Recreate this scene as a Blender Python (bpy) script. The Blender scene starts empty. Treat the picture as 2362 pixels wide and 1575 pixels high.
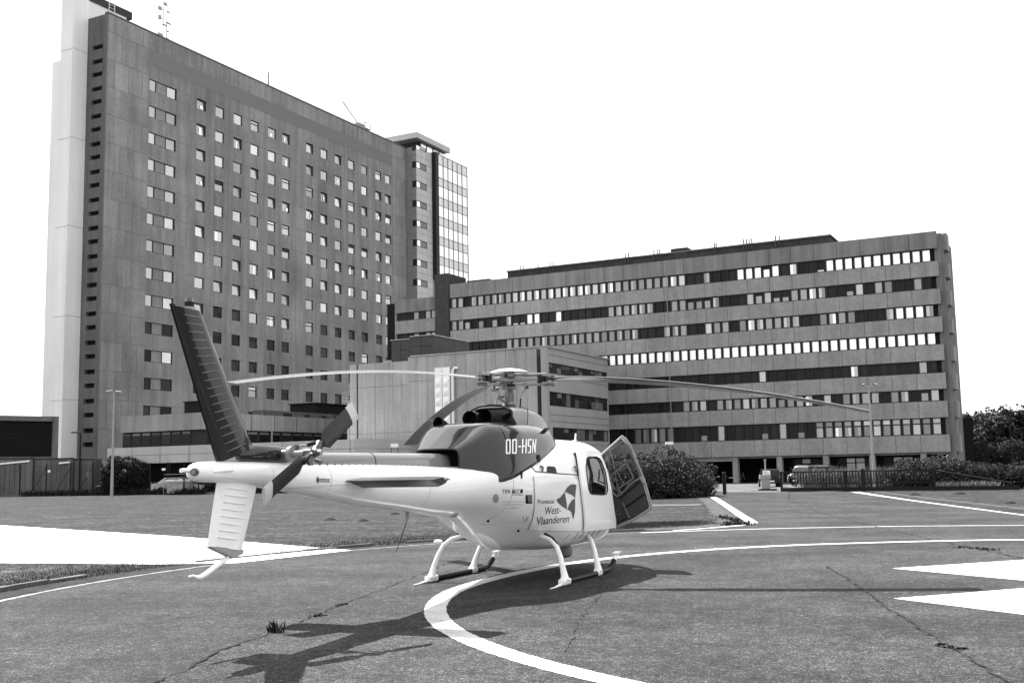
import bpy, bmesh, math, random
from math import sin, cos, pi, radians, sqrt, atan2, tan
from mathutils import Vector, Matrix
from mathutils.bvhtree import BVHTree
from mathutils.geometry import delaunay_2d_cdt
random.seed(7)
scn = bpy.context.scene
col = scn.collection
# ---------------------------------------------------------------- camera
FPX, CX, CY = 2542.0, 1181.0, 787.5          # calibrated on the photograph (2362 x 1575)
ROLL, PITCH, EYE = radians(1.105), radians(6.71), 1.65
Hh = Vector((1, 0, 0)); Vv = Vector((0, -sin(PITCH), cos(PITCH))); FW = Vector((0, cos(PITCH), sin(PITCH)))
E1 = Hh*cos(ROLL) - Vv*sin(ROLL); E2 = Hh*sin(ROLL) + Vv*cos(ROLL)
CAM = Vector((0, 0, EYE))
cd = bpy.data.cameras.new('camera'); cam = bpy.data.objects.new('camera', cd); col.objects.link(cam)
cd.sensor_width = 36; cd.lens = FPX/2362*36; cd.clip_end = 5000; cd.clip_start = 0.1
m = Matrix((E1, E2, -FW)).transposed().to_4x4(); m.translation = CAM; cam.matrix_world = m
scn.camera = cam
# ---------------------------------------------------------------- sky, sun, exposure
SUN = Vector((-.39, .515, 1.0)).normalized()
sun_el = math.asin(SUN.z); sun_az = atan2(SUN.x, SUN.y)
w = bpy.data.worlds.new('World'); scn.world = w; w.use_nodes = True
nt = w.node_tree; nt.nodes.clear()
sky = nt.nodes.new('ShaderNodeTexSky'); sky.sky_type = 'NISHITA'; sky.sun_disc = False
sky.sun_elevation = sun_el; sky.sun_rotation = sun_az; sky.dust_density = 4; sky.air_density = 1.0
bw = nt.nodes.new('ShaderNodeRGBToBW'); mixw = nt.nodes.new('ShaderNodeMath'); mixw.operation = 'MULTIPLY_ADD'
mixw.inputs[1].default_value = 0.10; mixw.inputs[2].default_value = 5.2
bg = nt.nodes.new('ShaderNodeBackground'); bg.inputs['Strength'].default_value = 0.1
wo = nt.nodes.new('ShaderNodeOutputWorld')
nt.links.new(sky.outputs[0], bw.inputs[0]); nt.links.new(bw.outputs[0], mixw.inputs[0])
nt.links.new(mixw.outputs[0], bg.inputs[0]); nt.links.new(bg.outputs[0], wo.inputs[0])
sd = bpy.data.lights.new('sun', 'SUN'); sd.energy = 5.0; sd.angle = radians(0.5); sd.color = (1, 1, 1)
so = bpy.data.objects.new('sun', sd); col.objects.link(so)
so.rotation_euler = SUN.to_track_quat('Z', 'Y').to_euler(); so.location = (0, 0, 120)
vs = scn.view_settings; vs.view_transform = 'Standard'; vs.look = 'None'; vs.gamma = 1; vs.exposure = 1.5
vs.use_curve_mapping = False
scn.cycles.use_denoising = True
scn.cycles.max_bounces = 6

def ray(x, y): return FW + E1*((x-CX)/FPX) - E2*((y-CY)/FPX)
def gnd(x, y, z=0.0):
    d = ray(x, y); return CAM + d*((z-EYE)/d.z)
def dep(x, y, Y):
    d = ray(x, y); return CAM + d*(Y/d.y)

# ---------------------------------------------------------------- materials
MATS = {}
def mat(name, v=.5, rough=.7, metal=0., coat=0., noise=0., nscale=1., streak=0., sscale=1.5, bump=0., bscale=30.,
        rnd=0., spec=.12, island=0., fine=0., fscale=60., dist=.02, grime=None):
    if name in MATS: return MATS[name]
    M = bpy.data.materials.new(name); M.use_nodes = True; MATS[name] = M
    N = M.node_tree; L = N.links; P = N.nodes['Principled BSDF']
    P.inputs['Roughness'].default_value = rough; P.inputs['Metallic'].default_value = metal
    P.inputs['Specular IOR Level'].default_value = spec
    if coat:
        P.inputs['Coat Weight'].default_value = coat; P.inputs['Coat Roughness'].default_value = .03
    geo = N.nodes.new('ShaderNodeNewGeometry')
    def val(x):
        n = N.nodes.new('ShaderNodeValue'); n.outputs[0].default_value = x; return n.outputs[0]
    def mth(op, a, b=None):
        n = N.nodes.new('ShaderNodeMath'); n.operation = op
        for i, q in enumerate((a, b)):
            if q is None: continue
            if isinstance(q, (int, float)): n.inputs[i].default_value = q
            else: L.new(q, n.inputs[i])
        return n.outputs[0]
    def nz(scale, sx=1, sy=1, sz=1, detail=5, rgh=.6):
        mp = N.nodes.new('ShaderNodeMapping'); mp.inputs['Scale'].default_value = (sx, sy, sz)
        L.new(geo.outputs['Position'], mp.inputs[0])
        n = N.nodes.new('ShaderNodeTexNoise'); n.inputs['Scale'].default_value = scale
        n.inputs['Detail'].default_value = detail; n.inputs['Roughness'].default_value = rgh
        L.new(mp.outputs[0], n.inputs['Vector']); return mth('ADD', mth('MULTIPLY', mth('SUBTRACT', n.outputs[0], .5), 2.2), .5)
    cur = val(1.0)
    def addn(cur, src, amt):   # multiply by 1 + amt*(src-.5)*2
        return mth('MULTIPLY', cur, mth('ADD', mth('MULTIPLY', mth('SUBTRACT', src, .5), 2*amt), 1.0))
    if noise: cur = addn(cur, nz(nscale), noise)
    if streak: cur = addn(cur, nz(sscale, 1, 1, .06, 4), streak)
    if fine: cur = addn(cur, nz(fscale, detail=3, rgh=.8), fine)
    if rnd:
        oi = N.nodes.new('ShaderNodeObjectInfo'); cur = addn(cur, oi.outputs['Random'], rnd)
    if island: cur = addn(cur, geo.outputs['Random Per Island'], island)
    c = mth('MAXIMUM', mth('MULTIPLY', cur, v), .002)
    cc = N.nodes.new('ShaderNodeCombineColor')
    for i in range(3): L.new(c, cc.inputs[i])
    L.new(cc.outputs[0], P.inputs['Base Color'])
    if bump:
        b = N.nodes.new('ShaderNodeBump'); b.inputs['Strength'].default_value = bump; b.inputs['Distance'].default_value = dist
        L.new(nz(bscale), b.inputs['Height']); L.new(b.outputs[0], P.inputs['Normal'])
    return M
def glassy(name, tint=.8, gloss=.12, v=1.0):
    if name in MATS: return MATS[name]
    M = bpy.data.materials.new(name); M.use_nodes = True; MATS[name] = M
    N = M.node_tree; N.nodes.clear(); L = N.links
    t = N.nodes.new('ShaderNodeBsdfTransparent'); t.inputs[0].default_value = (tint,)*3+(1,)
    g = N.nodes.new('ShaderNodeBsdfGlossy'); g.inputs['Roughness'].default_value = .02
    lw = N.nodes.new('ShaderNodeFresnel'); lw.inputs[0].default_value = 1.45
    ad = N.nodes.new('ShaderNodeMath'); ad.operation = 'ADD'; ad.inputs[1].default_value = gloss; ad.use_clamp = True
    mx = N.nodes.new('ShaderNodeMixShader'); o = N.nodes.new('ShaderNodeOutputMaterial')
    L.new(lw.outputs[0], ad.inputs[0]); L.new(ad.outputs[0], mx.inputs[0])
    L.new(t.outputs[0], mx.inputs[1]); L.new(g.outputs[0], mx.inputs[2]); L.new(mx.outputs[0], o.inputs[0])
    return M

m_tower = mat('tower_concrete', .225, .9, noise=.26, nscale=.12, streak=.26, sscale=1.1, fine=.16, fscale=2.4, bump=.3, bscale=12, rnd=.06)
m_towerpan = mat('tower_panel', .225, .9, noise=.26, nscale=.12, streak=.18, sscale=.9, fine=.16, fscale=2.4, rnd=.10)
m_towerend = mat('tower_end_concrete', .12, .9, noise=.2, nscale=.2, streak=.25, fine=.1, fscale=6)
m_joint = mat('joint_mortar', .24, .9)
m_jointd = mat('joint_dark', .07, .9)
m_stair = mat('stair_tower_render', .74, .85, noise=.08, nscale=.1, streak=.10, sscale=.6, fine=.05, fscale=8)
m_slab = mat('pale_slab', .42, .8, noise=.08, nscale=.3)
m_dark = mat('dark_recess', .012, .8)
m_frame = mat('dark_window_frame', .022, .5)
m_frame2 = mat('bronze_frame', .035, .45)
PANE = {'D': mat('pane_dark', .016, .25, rnd=.5, spec=.15), 'M': mat('pane_mid', .26, .3, metal=.8, rnd=.25),
        'L': mat('pane_light', .44, .3, metal=.8, rnd=.2), 'W': mat('pane_white', .92, .3, metal=.7, rnd=.06)}
m_towpane = mat('tower_pane', .42, .22, metal=.85, rnd=.38, noise=.1, nscale=.5)
m_towpaned = mat('tower_pane_dark', .025, .2, rnd=.7, metal=.1)
m_spandrel = mat('spandrel_concrete', .245, .88, noise=.14, nscale=.35, streak=.16, sscale=1.3, fine=.18, fscale=3, rnd=.05)
m_parapet = mat('parapet_concrete', .18, .88, noise=.14, nscale=.35, streak=.3, sscale=1.3, fine=.10, fscale=9, rnd=.05)
m_plant = mat('dark_brick', .05, .9, noise=.25, nscale=1.5, fine=.2, fscale=12)
m_mid = mat('pale_render_stained', .31, .8, noise=.18, nscale=.25, streak=.2, sscale=1.6, rnd=.02, fine=.08, fscale=4)
m_midr = mat('pale_cladding', .31, .7, noise=.08, nscale=.4, streak=.08, rnd=.05)
m_white = mat('white_paint_far', .8, .5, rnd=.04)
m_band = mat('white_band_cladding', .40, .7, noise=.08, nscale=.3, streak=.08)
m_lowcon = mat('low_wing_concrete', .23, .85, noise=.15, nscale=.4, streak=.2)
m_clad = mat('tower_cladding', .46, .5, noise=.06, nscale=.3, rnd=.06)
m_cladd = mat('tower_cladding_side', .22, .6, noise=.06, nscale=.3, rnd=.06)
m_asph = None
m_mark = mat('road_paint', .55, .6, noise=.25, nscale=2.5, fine=.55, fscale=45)
m_thinmark = mat('worn_road_paint', .19, .6, noise=.2, nscale=6, fine=.3, fscale=30)
m_pole = mat('galvanised_steel', .30, .45, metal=.3, noise=.1, nscale=3)
m_black = mat('black_steel', .012, .5)
m_leaf = mat('leaves_light', .042, .7, island=.6, spec=.12)
m_leafd = mat('leaves_dark', .017, .75, island=.7, spec=.1)
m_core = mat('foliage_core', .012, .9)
m_bark = mat('bark', .05, .9, noise=.3, nscale=6)
m_grassb = mat('grass_blades', .03, .7, island=.6)
# helicopter
h_white = mat('aircraft_white', .85, .28, coat=.6, noise=.015, nscale=4)
h_dark = mat('aircraft_dark', .018, .18, spec=.1, coat=.65, noise=.05, nscale=3)
h_grey = mat('aircraft_grey', .24, .35, coat=.3, noise=.04, nscale=6)
h_black = mat('aircraft_black', .008, .45)
h_rubber = mat('rubber_black', .02, .7)
h_metal = mat('aircraft_metal', .26, .32, metal=.85, noise=.2, nscale=20)
h_metald = mat('aircraft_metal_dark', .13, .4, metal=.6, noise=.3, nscale=20)
h_blade = mat('rotor_blade_grey', .11, .35, coat=.3, noise=.06, nscale=5)
h_bladet = mat('tail_blade_dark', .025, .4, coat=.15)
h_tip = mat('tail_blade_tip', .55, .4)
h_text = mat('lettering_dark', .035, .5)
h_textw = mat('lettering_white', .85, .5)
h_emb = mat('emblem_grey', .10, .5)
h_glass = glassy('aircraft_glass', .9, .03); h_glass2 = glassy('aircraft_glass_tinted', .85, .13)
h_seat = mat('seat_cover', .8, .8)
h_trim = mat('interior_trim', .16, .7, noise=.1, nscale=10)
h_trimd = mat('interior_trim_dark', .05, .8)
c_glass = mat('car_glass', .02, .08)
m_tyre = mat('tyre_rubber', .015, .8)

# ---------------------------------------------------------------- mesh helpers
class MB:
    def __init__(s): s.v = []; s.f = []; s.mi = []; s.mats = []
    def midx(s, m):
        if m is None: return 0
        if m not in s.mats: s.mats.append(m)
        return s.mats.index(m)
    def add(s, vs_, fs, m=None):
        o = len(s.v); k = s.midx(m)
        s.v += [tuple(q) for q in vs_]
        for f in fs: s.f.append(tuple(i+o for i in f)); s.mi.append(k)
    def box(s, x0, x1, y0, y1, z0, z1, m=None, mapf=None):
        P = [(x, y, z) for x in (x0, x1) for y in (y0, y1) for z in (z0, z1)]
        if mapf: P = [mapf(*p) for p in P]
        s.add(P, [(0, 1, 3, 2), (4, 6, 7, 5), (0, 4, 5, 1), (2, 3, 7, 6), (0, 2, 6, 4), (1, 5, 7, 3)], m)
    def obox(s, c, dx, dy, dz, sx, sy, sz, m=None):
        c = Vector(c); P = [c + dx*(a*sx/2) + dy*(b*sy/2) + dz*(e*sz/2) for a in (-1, 1) for b in (-1, 1) for e in (-1, 1)]
        s.add(P, [(0, 1, 3, 2), (4, 6, 7, 5), (0, 4, 5, 1), (2, 3, 7, 6), (0, 2, 6, 4), (1, 5, 7, 3)], m)
    def tube(s, pts, r, n=8, m=None, cap=True):
        pts = [Vector(p) for p in pts]; R = r if isinstance(r, (list, tuple)) else [r]*len(pts)
        rings = []; up = None
        for i, p in enumerate(pts):
            t = (pts[min(i+1, len(pts)-1)] - pts[max(i-1, 0)]).normalized()
            if up is None: up = t.orthogonal().normalized()
            up = (up - t*up.dot(t)).normalized(); b = t.cross(up)
            rings.append([p + (up*cos(2*pi*k/n) + b*sin(2*pi*k/n))*R[i] for k in range(n)])
        V = [q for rg in rings for q in rg]; Fq = []
        for i in range(len(pts)-1):
            for k in range(n): Fq.append((i*n+k, i*n+(k+1) % n, (i+1)*n+(k+1) % n, (i+1)*n+k))
        if cap: Fq += [tuple(range(n))[::-1], tuple((len(pts)-1)*n+k for k in range(n))]
        s.add(V, Fq, m)
    def loft(s, rings, m=None, cap=True, closed=True, skip=None):
        n = len(rings[0]); V = [q for rg in rings for q in rg]; Fq = []
        for i in range(len(rings)-1):
            for k in range(n if closed else n-1):
                f = (i*n+k, i*n+(k+1) % n, (i+1)*n+(k+1) % n, (i+1)*n+k)
                if skip:
                    c = sum((Vector(V[j]) for j in f), Vector())/4
                    if skip(c): continue
                Fq.append(f)
        if cap: Fq += [tuple(range(n))[::-1], tuple((len(rings)-1)*n+k for k in range(n))]
        s.add(V, Fq, m)
    def prism(s, poly, d, m=None, mapf=None):   # poly in (a,b), thickness d=(d0,d1), mapf(a,b,d)
        n = len(poly); V = [mapf(a, b, d[0]) for a, b in poly] + [mapf(a, b, d[1]) for a, b in poly]
        s.add(V, [tuple(range(n))[::-1], tuple(range(n, 2*n))] + [(i, (i+1) % n, n+(i+1) % n, n+i) for i in range(n)], m)
    def mesh(s, name, mat_=None):
        me = bpy.data.meshes.new(name); me.from_pydata(s.v, [], s.f)
        mats = s.mats or [mat_]
        for q in mats: me.materials.append(q)
        me.polygons.foreach_set('material_index', s.mi); me.update()
        b = bmesh.new(); b.from_mesh(me); bmesh.ops.recalc_face_normals(b, faces=b.faces); b.to_mesh(me); b.free()
        return me
    def build(s, name, mat_=None, parent=None, smooth=False, loc=None, bevel=0, autos=None):
        me = s.mesh(name, mat_)
        o = bpy.data.objects.new(name, me); col.objects.link(o)
        if parent: o.parent = parent
        if loc: o.location = loc
        if smooth:
            me.polygons.foreach_set('use_smooth', [True]*len(me.polygons))
            me.set_sharp_from_angle(angle=radians(autos or 40))
        if bevel:
            bv = o.modifiers.new('edge', 'BEVEL'); bv.width = bevel; bv.segments = 2; bv.limit_method = 'ANGLE'
        return o
def tag(o, label=None, cat=None, group=None, kind=None):
    if label: o['label'] = label
    if cat: o['category'] = cat
    if group: o['group'] = group
    if kind: o['kind'] = kind
    return o
def empty(name, loc=(0, 0, 0), rz=0.0):
    o = bpy.data.objects.new(name, None); col.objects.link(o); o.location = loc; o.rotation_euler = (0, 0, rz); return o
def inst(name, me, parent=None, loc=(0, 0, 0), rot=(0, 0, 0), mat_=None, scale=None):
    o = bpy.data.objects.new(name, me); col.objects.link(o); o.location = loc; o.rotation_euler = rot
    if scale: o.scale = scale
    if parent: o.parent = parent
    if mat_: o.material_slots[0].link = 'OBJECT'; o.material_slots[0].material = mat_
    return o
def copy_tree(o, parent=None):
    c = o.copy(); col.objects.link(c); c.parent = parent
    for ch in list(o.children): copy_tree(ch, c)
    return c
_bm = {}
def boxmesh(sx, sy, sz, m_, name='panel'):
    k = (round(sx, 3), round(sy, 3), round(sz, 3), m_.name, name)
    if k not in _bm:
        b = MB(); b.box(-sx/2, sx/2, -sy/2, sy/2, -sz/2, sz/2); _bm[k] = b.mesh(name, m_)
    return _bm[k]
def facade(mb, a0, a1, z0, z1, holes, dep_, mp, m_, back=None):
    A = sorted({a0, a1, *[h[0] for h in holes], *[h[1] for h in holes]}); Z = sorted({z0, z1, *[h[2] for h in holes], *[h[3] for h in holes]})
    A = [a for a in A if a0 <= a <= a1]; Z = [z for z in Z if z0 <= z <= z1]
    hs = set()
    for h in holes:
        for i in range(len(A)-1):
            if h[0]-1e-6 <= A[i] and A[i+1] <= h[1]+1e-6:
                for j in range(len(Z)-1):
                    if h[2]-1e-6 <= Z[j] and Z[j+1] <= h[3]+1e-6: hs.add((i, j))
    for j in range(len(Z)-1):
        i = 0
        while i < len(A)-1:
            if (i, j) in hs: i += 1; continue
            k = i
            while k+1 < len(A)-1 and (k+1, j) not in hs: k += 1
            mb.add([mp(A[i], Z[j], 0), mp(A[k+1], Z[j], 0), mp(A[k+1], Z[j+1], 0), mp(A[i], Z[j+1], 0)], [(0, 1, 2, 3)], m_); i = k+1
    for h in holes:
        c = [(h[0], h[2]), (h[1], h[2]), (h[1], h[3]), (h[0], h[3])]
        V = [mp(a, z, 0) for a, z in c] + [mp(a, z, -dep_) for a, z in c]
        mb.add(V, [(i, (i+1) % 4, 4+(i+1) % 4, 4+i) for i in range(4)], m_); mb.add(V[4:], [(0, 1, 2, 3)], back or m_)

# ---------------------------------------------------------------- ground, paving and painted markings
C0 = (8.25, 14.55)   # centre of the landing circle
def asphalt(name, v, grain=.5):
    M = bpy.data.materials.new(name); M.use_nodes = True; MATS[name] = M
    N = M.node_tree; L = N.links; P = N.nodes['Principled BSDF']; P.inputs['Roughness'].default_value = .9; P.inputs['Specular IOR Level'].default_value = .12
    geo = N.nodes.new('ShaderNodeNewGeometry')
    def noise(sc, det, r=.6, sx=1, sy=1):
        mp = N.nodes.new('ShaderNodeMapping'); mp.inputs['Scale'].default_value = (sx, sy, 1); mp.inputs['Rotation'].default_value = (0, 0, .35)
        L.new(geo.outputs['Position'], mp.inputs[0])
        n = N.nodes.new('ShaderNodeTexNoise'); n.inputs['Scale'].default_value = sc; n.inputs['Detail'].default_value = det; n.inputs['Roughness'].default_value = r
        L.new(mp.outputs[0], n.inputs['Vector']); return n.outputs[0]
    def ramp(src, a, b, lo, hi):
        r = N.nodes.new('ShaderNodeMapRange'); r.inputs[1].default_value = a; r.inputs[2].default_value = b; r.inputs[3].default_value = lo; r.inputs[4].default_value = hi
        L.new(src, r.inputs[0]); return r.outputs[0]
    def mul(a, b):
        n = N.nodes.new('ShaderNodeMath'); n.operation = 'MULTIPLY'; L.new(a, n.inputs[0]); L.new(b, n.inputs[1]); return n.outputs[0]
    c = ramp(noise(60, 3, .9), .42, .58, 1-grain, 1+grain)
    c = mul(c, ramp(noise(17, 3, .8), .42, .58, .72, 1.3))
    c = mul(c, ramp(noise(5.5, 4, .8), .42, .58, .80, 1.22))
    c = mul(c, ramp(noise(.35, 4), .38, .62, .76, 1.28))
    c = mul(c, ramp(noise(.12, 3, .5, 1, 6), .3, .7, .86, 1.14))
    c = mul(c, ramp(noise(2.2, 5, .75), .40, .62, .82, 1.2))
    def speck(sc, p, lo, hi):
        vo = N.nodes.new('ShaderNodeTexVoronoi'); vo.inputs['Scale'].default_value = sc; L.new(geo.outputs['Position'], vo.inputs['Vector'])
        sx_ = N.nodes.new('ShaderNodeSeparateColor'); L.new(vo.outputs['Color'], sx_.inputs[0])
        pw = N.nodes.new('ShaderNodeMath'); pw.operation = 'POWER'; pw.inputs[1].default_value = p; L.new(sx_.outputs[0], pw.inputs[0])
        return ramp(pw.outputs[0], 0, 1, lo, hi)
    c = mul(c, speck(75, 6, 1-grain*.28, 1+grain*1.8)); c = mul(c, speck(26, 4, 1-grain*.12, 1+grain*.5))
    n = N.nodes.new('ShaderNodeMath'); n.operation = 'MULTIPLY'; n.inputs[1].default_value = v; L.new(c, n.inputs[0])
    cc = N.nodes.new('ShaderNodeCombineColor')
    for i in range(3): L.new(n.outputs[0], cc.inputs[i])
    L.new(cc.outputs[0], P.inputs['Base Color'])
    b = N.nodes.new('ShaderNodeBump'); b.inputs['Strength'].default_value = .5; b.inputs['Distance'].default_value = .006
    L.new(noise(90, 3, .8), b.inputs['Height']); L.new(b.outputs[0], P.inputs['Normal'])
    return M
def grassmat(name, v):
    M = bpy.data.materials.new(name); M.use_nodes = True; MATS[name] = M
    N = M.node_tree; L = N.links; P = N.nodes['Principled BSDF']; P.inputs['Roughness'].default_value = .9; P.inputs['Specular IOR Level'].default_value = .1
    geo = N.nodes.new('ShaderNodeNewGeometry')
    def noise(sc, det, r=.6, sx=1, sy=1, rot=.1):
        mp = N.nodes.new('ShaderNodeMapping'); mp.inputs['Scale'].default_value = (sx, sy, 1); mp.inputs['Rotation'].default_value = (0, 0, rot)
        L.new(geo.outputs['Position'], mp.inputs[0])
        n = N.nodes.new('ShaderNodeTexNoise'); n.inputs['Scale'].default_value = sc; n.inputs['Detail'].default_value = det; n.inputs['Roughness'].default_value = r
        L.new(mp.outputs[0], n.inputs['Vector']); return n.outputs[0]
    def ramp(src, a, b, lo, hi):
        r = N.nodes.new('ShaderNodeMapRange'); r.inputs[1].default_value = a; r.inputs[2].default_value = b; r.inputs[3].default_value = lo; r.inputs[4].default_value = hi
        L.new(src, r.inputs[0]); return r.outputs[0]
    def mul(a, b):
        n = N.nodes.new('ShaderNodeMath'); n.operation = 'MULTIPLY'; L.new(a, n.inputs[0]); L.new(b, n.inputs[1]); return n.outputs[0]
    c = ramp(noise(9, 4, .85), .43, .57, .45, 1.6)
    c = mul(c, ramp(noise(.5, 4, .6, 1, 1), .36, .64, .72, 1.3)); c = mul(c, ramp(noise(2.5, 4, .75), .38, .62, .7, 1.35))
    c = mul(c, ramp(noise(.45, 3, .55, .25, 3.2, -.35), .35, .68, .7, 1.4))
    vo = N.nodes.new('ShaderNodeTexVoronoi'); vo.inputs['Scale'].default_value = 7; L.new(geo.outputs['Position'], vo.inputs['Vector'])
    sx_ = N.nodes.new('ShaderNodeSeparateColor'); L.new(vo.outputs['Color'], sx_.inputs[0])
    pw = N.nodes.new('ShaderNodeMath'); pw.operation = 'POWER'; pw.inputs[1].default_value = 5; L.new(sx_.outputs[0], pw.inputs[0])
    c = mul(c, ramp(pw.outputs[0], 0, 1, .8, 2.4))
    n = N.nodes.new('ShaderNodeMath'); n.operation = 'MULTIPLY'; n.inputs[1].default_value = v; L.new(c, n.inputs[0])
    cc = N.nodes.new('ShaderNodeCombineColor')
    for i in range(3): L.new(n.outputs[0], cc.inputs[i])
    L.new(cc.outputs[0], P.inputs['Base Color'])
    b = N.nodes.new('ShaderNodeBump'); b.inputs['Strength'].default_value = .6; b.inputs['Distance'].default_value = .05
    L.new(noise(14, 4, .8), b.inputs['Height']); L.new(b.outputs[0], P.inputs['Normal'])
    return M
m_asph = asphalt('asphalt', .0315, .9); m_yard = asphalt('yard_paving', .09, .12); m_road = asphalt('road_asphalt', .085, .3)
m_grass = grassmat('mown_grass', .025)
m_dirt = mat('kerb_dirt', .02, .95, noise=.7, nscale=2.5, fine=.6, fscale=18)
m_conc = mat('kerb_concrete', .10, .85, noise=.3, nscale=2, fine=.15, fscale=25)
def sheet(name, pts, z, m_, parent=None, kind=None):
    b = MB(); b.add([(x, y, z) for x, y in pts], [tuple(range(len(pts)))]); o = b.build(name, m_, parent)
    if kind: o['kind'] = kind
    return o
def arc(r, a0, a1, n=90): return [(C0[0]+r*cos(radians(a0+(a1-a0)*i/n)), C0[1]+r*sin(radians(a0+(a1-a0)*i/n))) for i in range(n+1)]
def ribbon(pts, wd, z, jit=0.0):
    V = []; Fq = []
    for i, p in enumerate(pts):
        a = pts[max(i-1, 0)]; b = pts[min(i+1, len(pts)-1)]; d = Vector((b[0]-a[0], b[1]-a[1])).normalized(); n = Vector((-d.y, d.x))
        wv = wd[i] if isinstance(wd, list) else wd
        e1, e2 = wv/2*(1+jit*random.uniform(-1, 1)), wv/2*(1+jit*random.uniform(-1, 1))
        V += [(p[0]+n.x*e1, p[1]+n.y*e1, z), (p[0]-n.x*e2, p[1]-n.y*e2, z)]
    for i in range(len(pts)-1): Fq.append((2*i, 2*i+1, 2*i+3, 2*i+2))
    return V, Fq
def densify(pts, step, jit=0.0):
    out = []
    for a, b in zip(pts, pts[1:]):
        L_ = math.hypot(b[0]-a[0], b[1]-a[1]); n = max(1, int(L_/step))
        for i in range(n): out.append((a[0]+(b[0]-a[0])*i/n+random.uniform(-jit, jit), a[1]+(b[1]-a[1])*i/n+random.uniform(-jit, jit)))
    return out+[pts[-1]]
b = MB(); b.add([(-900, -300, -.004), (900, -300, -.004), (900, 1500, -.004), (-900, 1500, -.004)], [(0, 1, 2, 3)])
tag(b.build('ground', m_grass), kind='structure')
# landing pad disc with the access road running from it to the gate
pad = arc(15.75, 112, 437, 140)           # long way round the circle, from the island side clockwise back to the right road edge
a_isl = math.degrees(atan2(30.0-C0[1], 3.5-C0[0]))
pad = arc(15.45, a_isl, 360+66, 150)
pad += [(15.73, 34.5), (17.82, 49.9), (20.63, 67.5), (21.2, 71.3), (13.6, 76.0), (12.0, 66.0), (11.17, 62.9), (7.3, 34.2), (7.05, 32.9), (6.3, 31.6), (4.8, 30.2)]
tag(sheet('landing_pad', pad, 0.0, m_asph), kind='structure')
tag(sheet('yard_pavement', [(13.75, 76.05), (21.3, 71.4), (34, 66), (70, 66), (70, 88), (24, 112), (8, 119.5), (-8, 128), (-12, 124)], .004, m_yard), kind='structure')
b = MB(); V, Fq = ribbon(arc(15.45, a_isl-3, 262, 500), .11, .004, .35); b.add(V, Fq)
tag(b.build('painted_edge_line', m_thinmark), kind='structure')
b = MB(); V, Fq = ribbon(arc(15.28, a_isl+2, 62, 60), .15, .0045); b.add(V, Fq)
tag(b.build('painted_outer_circle', m_mark), kind='structure')
b = MB(); OUT = [(10.91, 24.0), (9.04, 23.95), (7.4, 23.83), (5.5, 23.52), (3.6, 22.6), (2.0, 21.44), (.77, 19.97), (-.08, 18.19), (-.74, 16.95), (-1.08, 15.35), (-1.13, 13.7), (-.95, 12.3), (-.6, 11.15), (-.06, 9.98), (.28, 9.35), (.61, 8.84)]
pr = sorted([((math.degrees(atan2(y-C0[1], x-C0[0]))+360) % 360, math.hypot(x-C0[0], y-C0[1])) for x, y in OUT])
pr = [(0, 9.4), (40, 9.4)]+pr+[(250, 9.6), (300, 9.5), (360, 9.4)]
def rad(a):
    for (p, q), (r_, s_) in zip(pr, pr[1:]):
        if a <= r_: return q+(s_-q)*(a-p)/(r_-p)
    return 9.4
cl = []
for i in range(1201):
    a = i*.3; rr_ = sum(rad((a+k) % 360) for k in (-9, -6, -3, 0, 3, 6, 9))/7-.135; cl.append((C0[0]+rr_*cos(radians(a)), C0[1]+rr_*sin(radians(a))))
V, Fq = ribbon(cl, .27, .004, .06); b.add(V, Fq)
tag(b.build('painted_landing_circle', m_mark), kind='structure')
for P1, bl in (((5.98, 17.85), 2.4), ((4.65, 13.9), 3.4)):
    A_ = (.922, .387); B_ = (.45, -.893)
    tag(sheet('painted_letter_bar', [P1, (P1[0]+A_[0]*7, P1[1]+A_[1]*7), (P1[0]+A_[0]*7+B_[0]*bl, P1[1]+A_[1]*7+B_[1]*bl), (P1[0]+B_[0]*bl, P1[1]+B_[1]*bl)], .004, m_mark), kind='structure')
tag(sheet('white_paved_wedge', [(-3.6, 24.45), (-9.7, 31.7), (-19.45, 42.0), (-40, 64), (-24, 27), (-10.44, 22.7), (-6.9, 21.55), (-5.36, 21.52)], .008, mat('white_paving', .82, .7, noise=.04, nscale=2)), kind='structure')
b = MB()
V, Fq = ribbon([(11.17, 62.9), (9.6, 51.5), (7.7, 38), (7.2, 34.3), (7.02, 33.0), (6.3, 31.6), (5.2, 30.5), (4.2, 29.75)], [.35, .33, .33, .33, .3, .26, .2, .13], .006); b.add(V, Fq)
tag(b.build('painted_corner_line', m_mark), kind='structure')
b = MB(); V, Fq = ribbon([(20.63, 67.5), (17.82, 49.9), (15.73, 34.5), (14.6, 29.6)], [.5, .22, .16, .14], .006); b.add(V, Fq)
tag(b.build('painted_road_edge', m_mark), kind='structure')
b = MB(); V, Fq = ribbon([(14.4, 75.2), (16.94, 70.95), (21.3, 69.7)], .22, .012); b.add(V, Fq); tag(b.build('painted_gate_line', m_mark), kind='structure')
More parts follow.
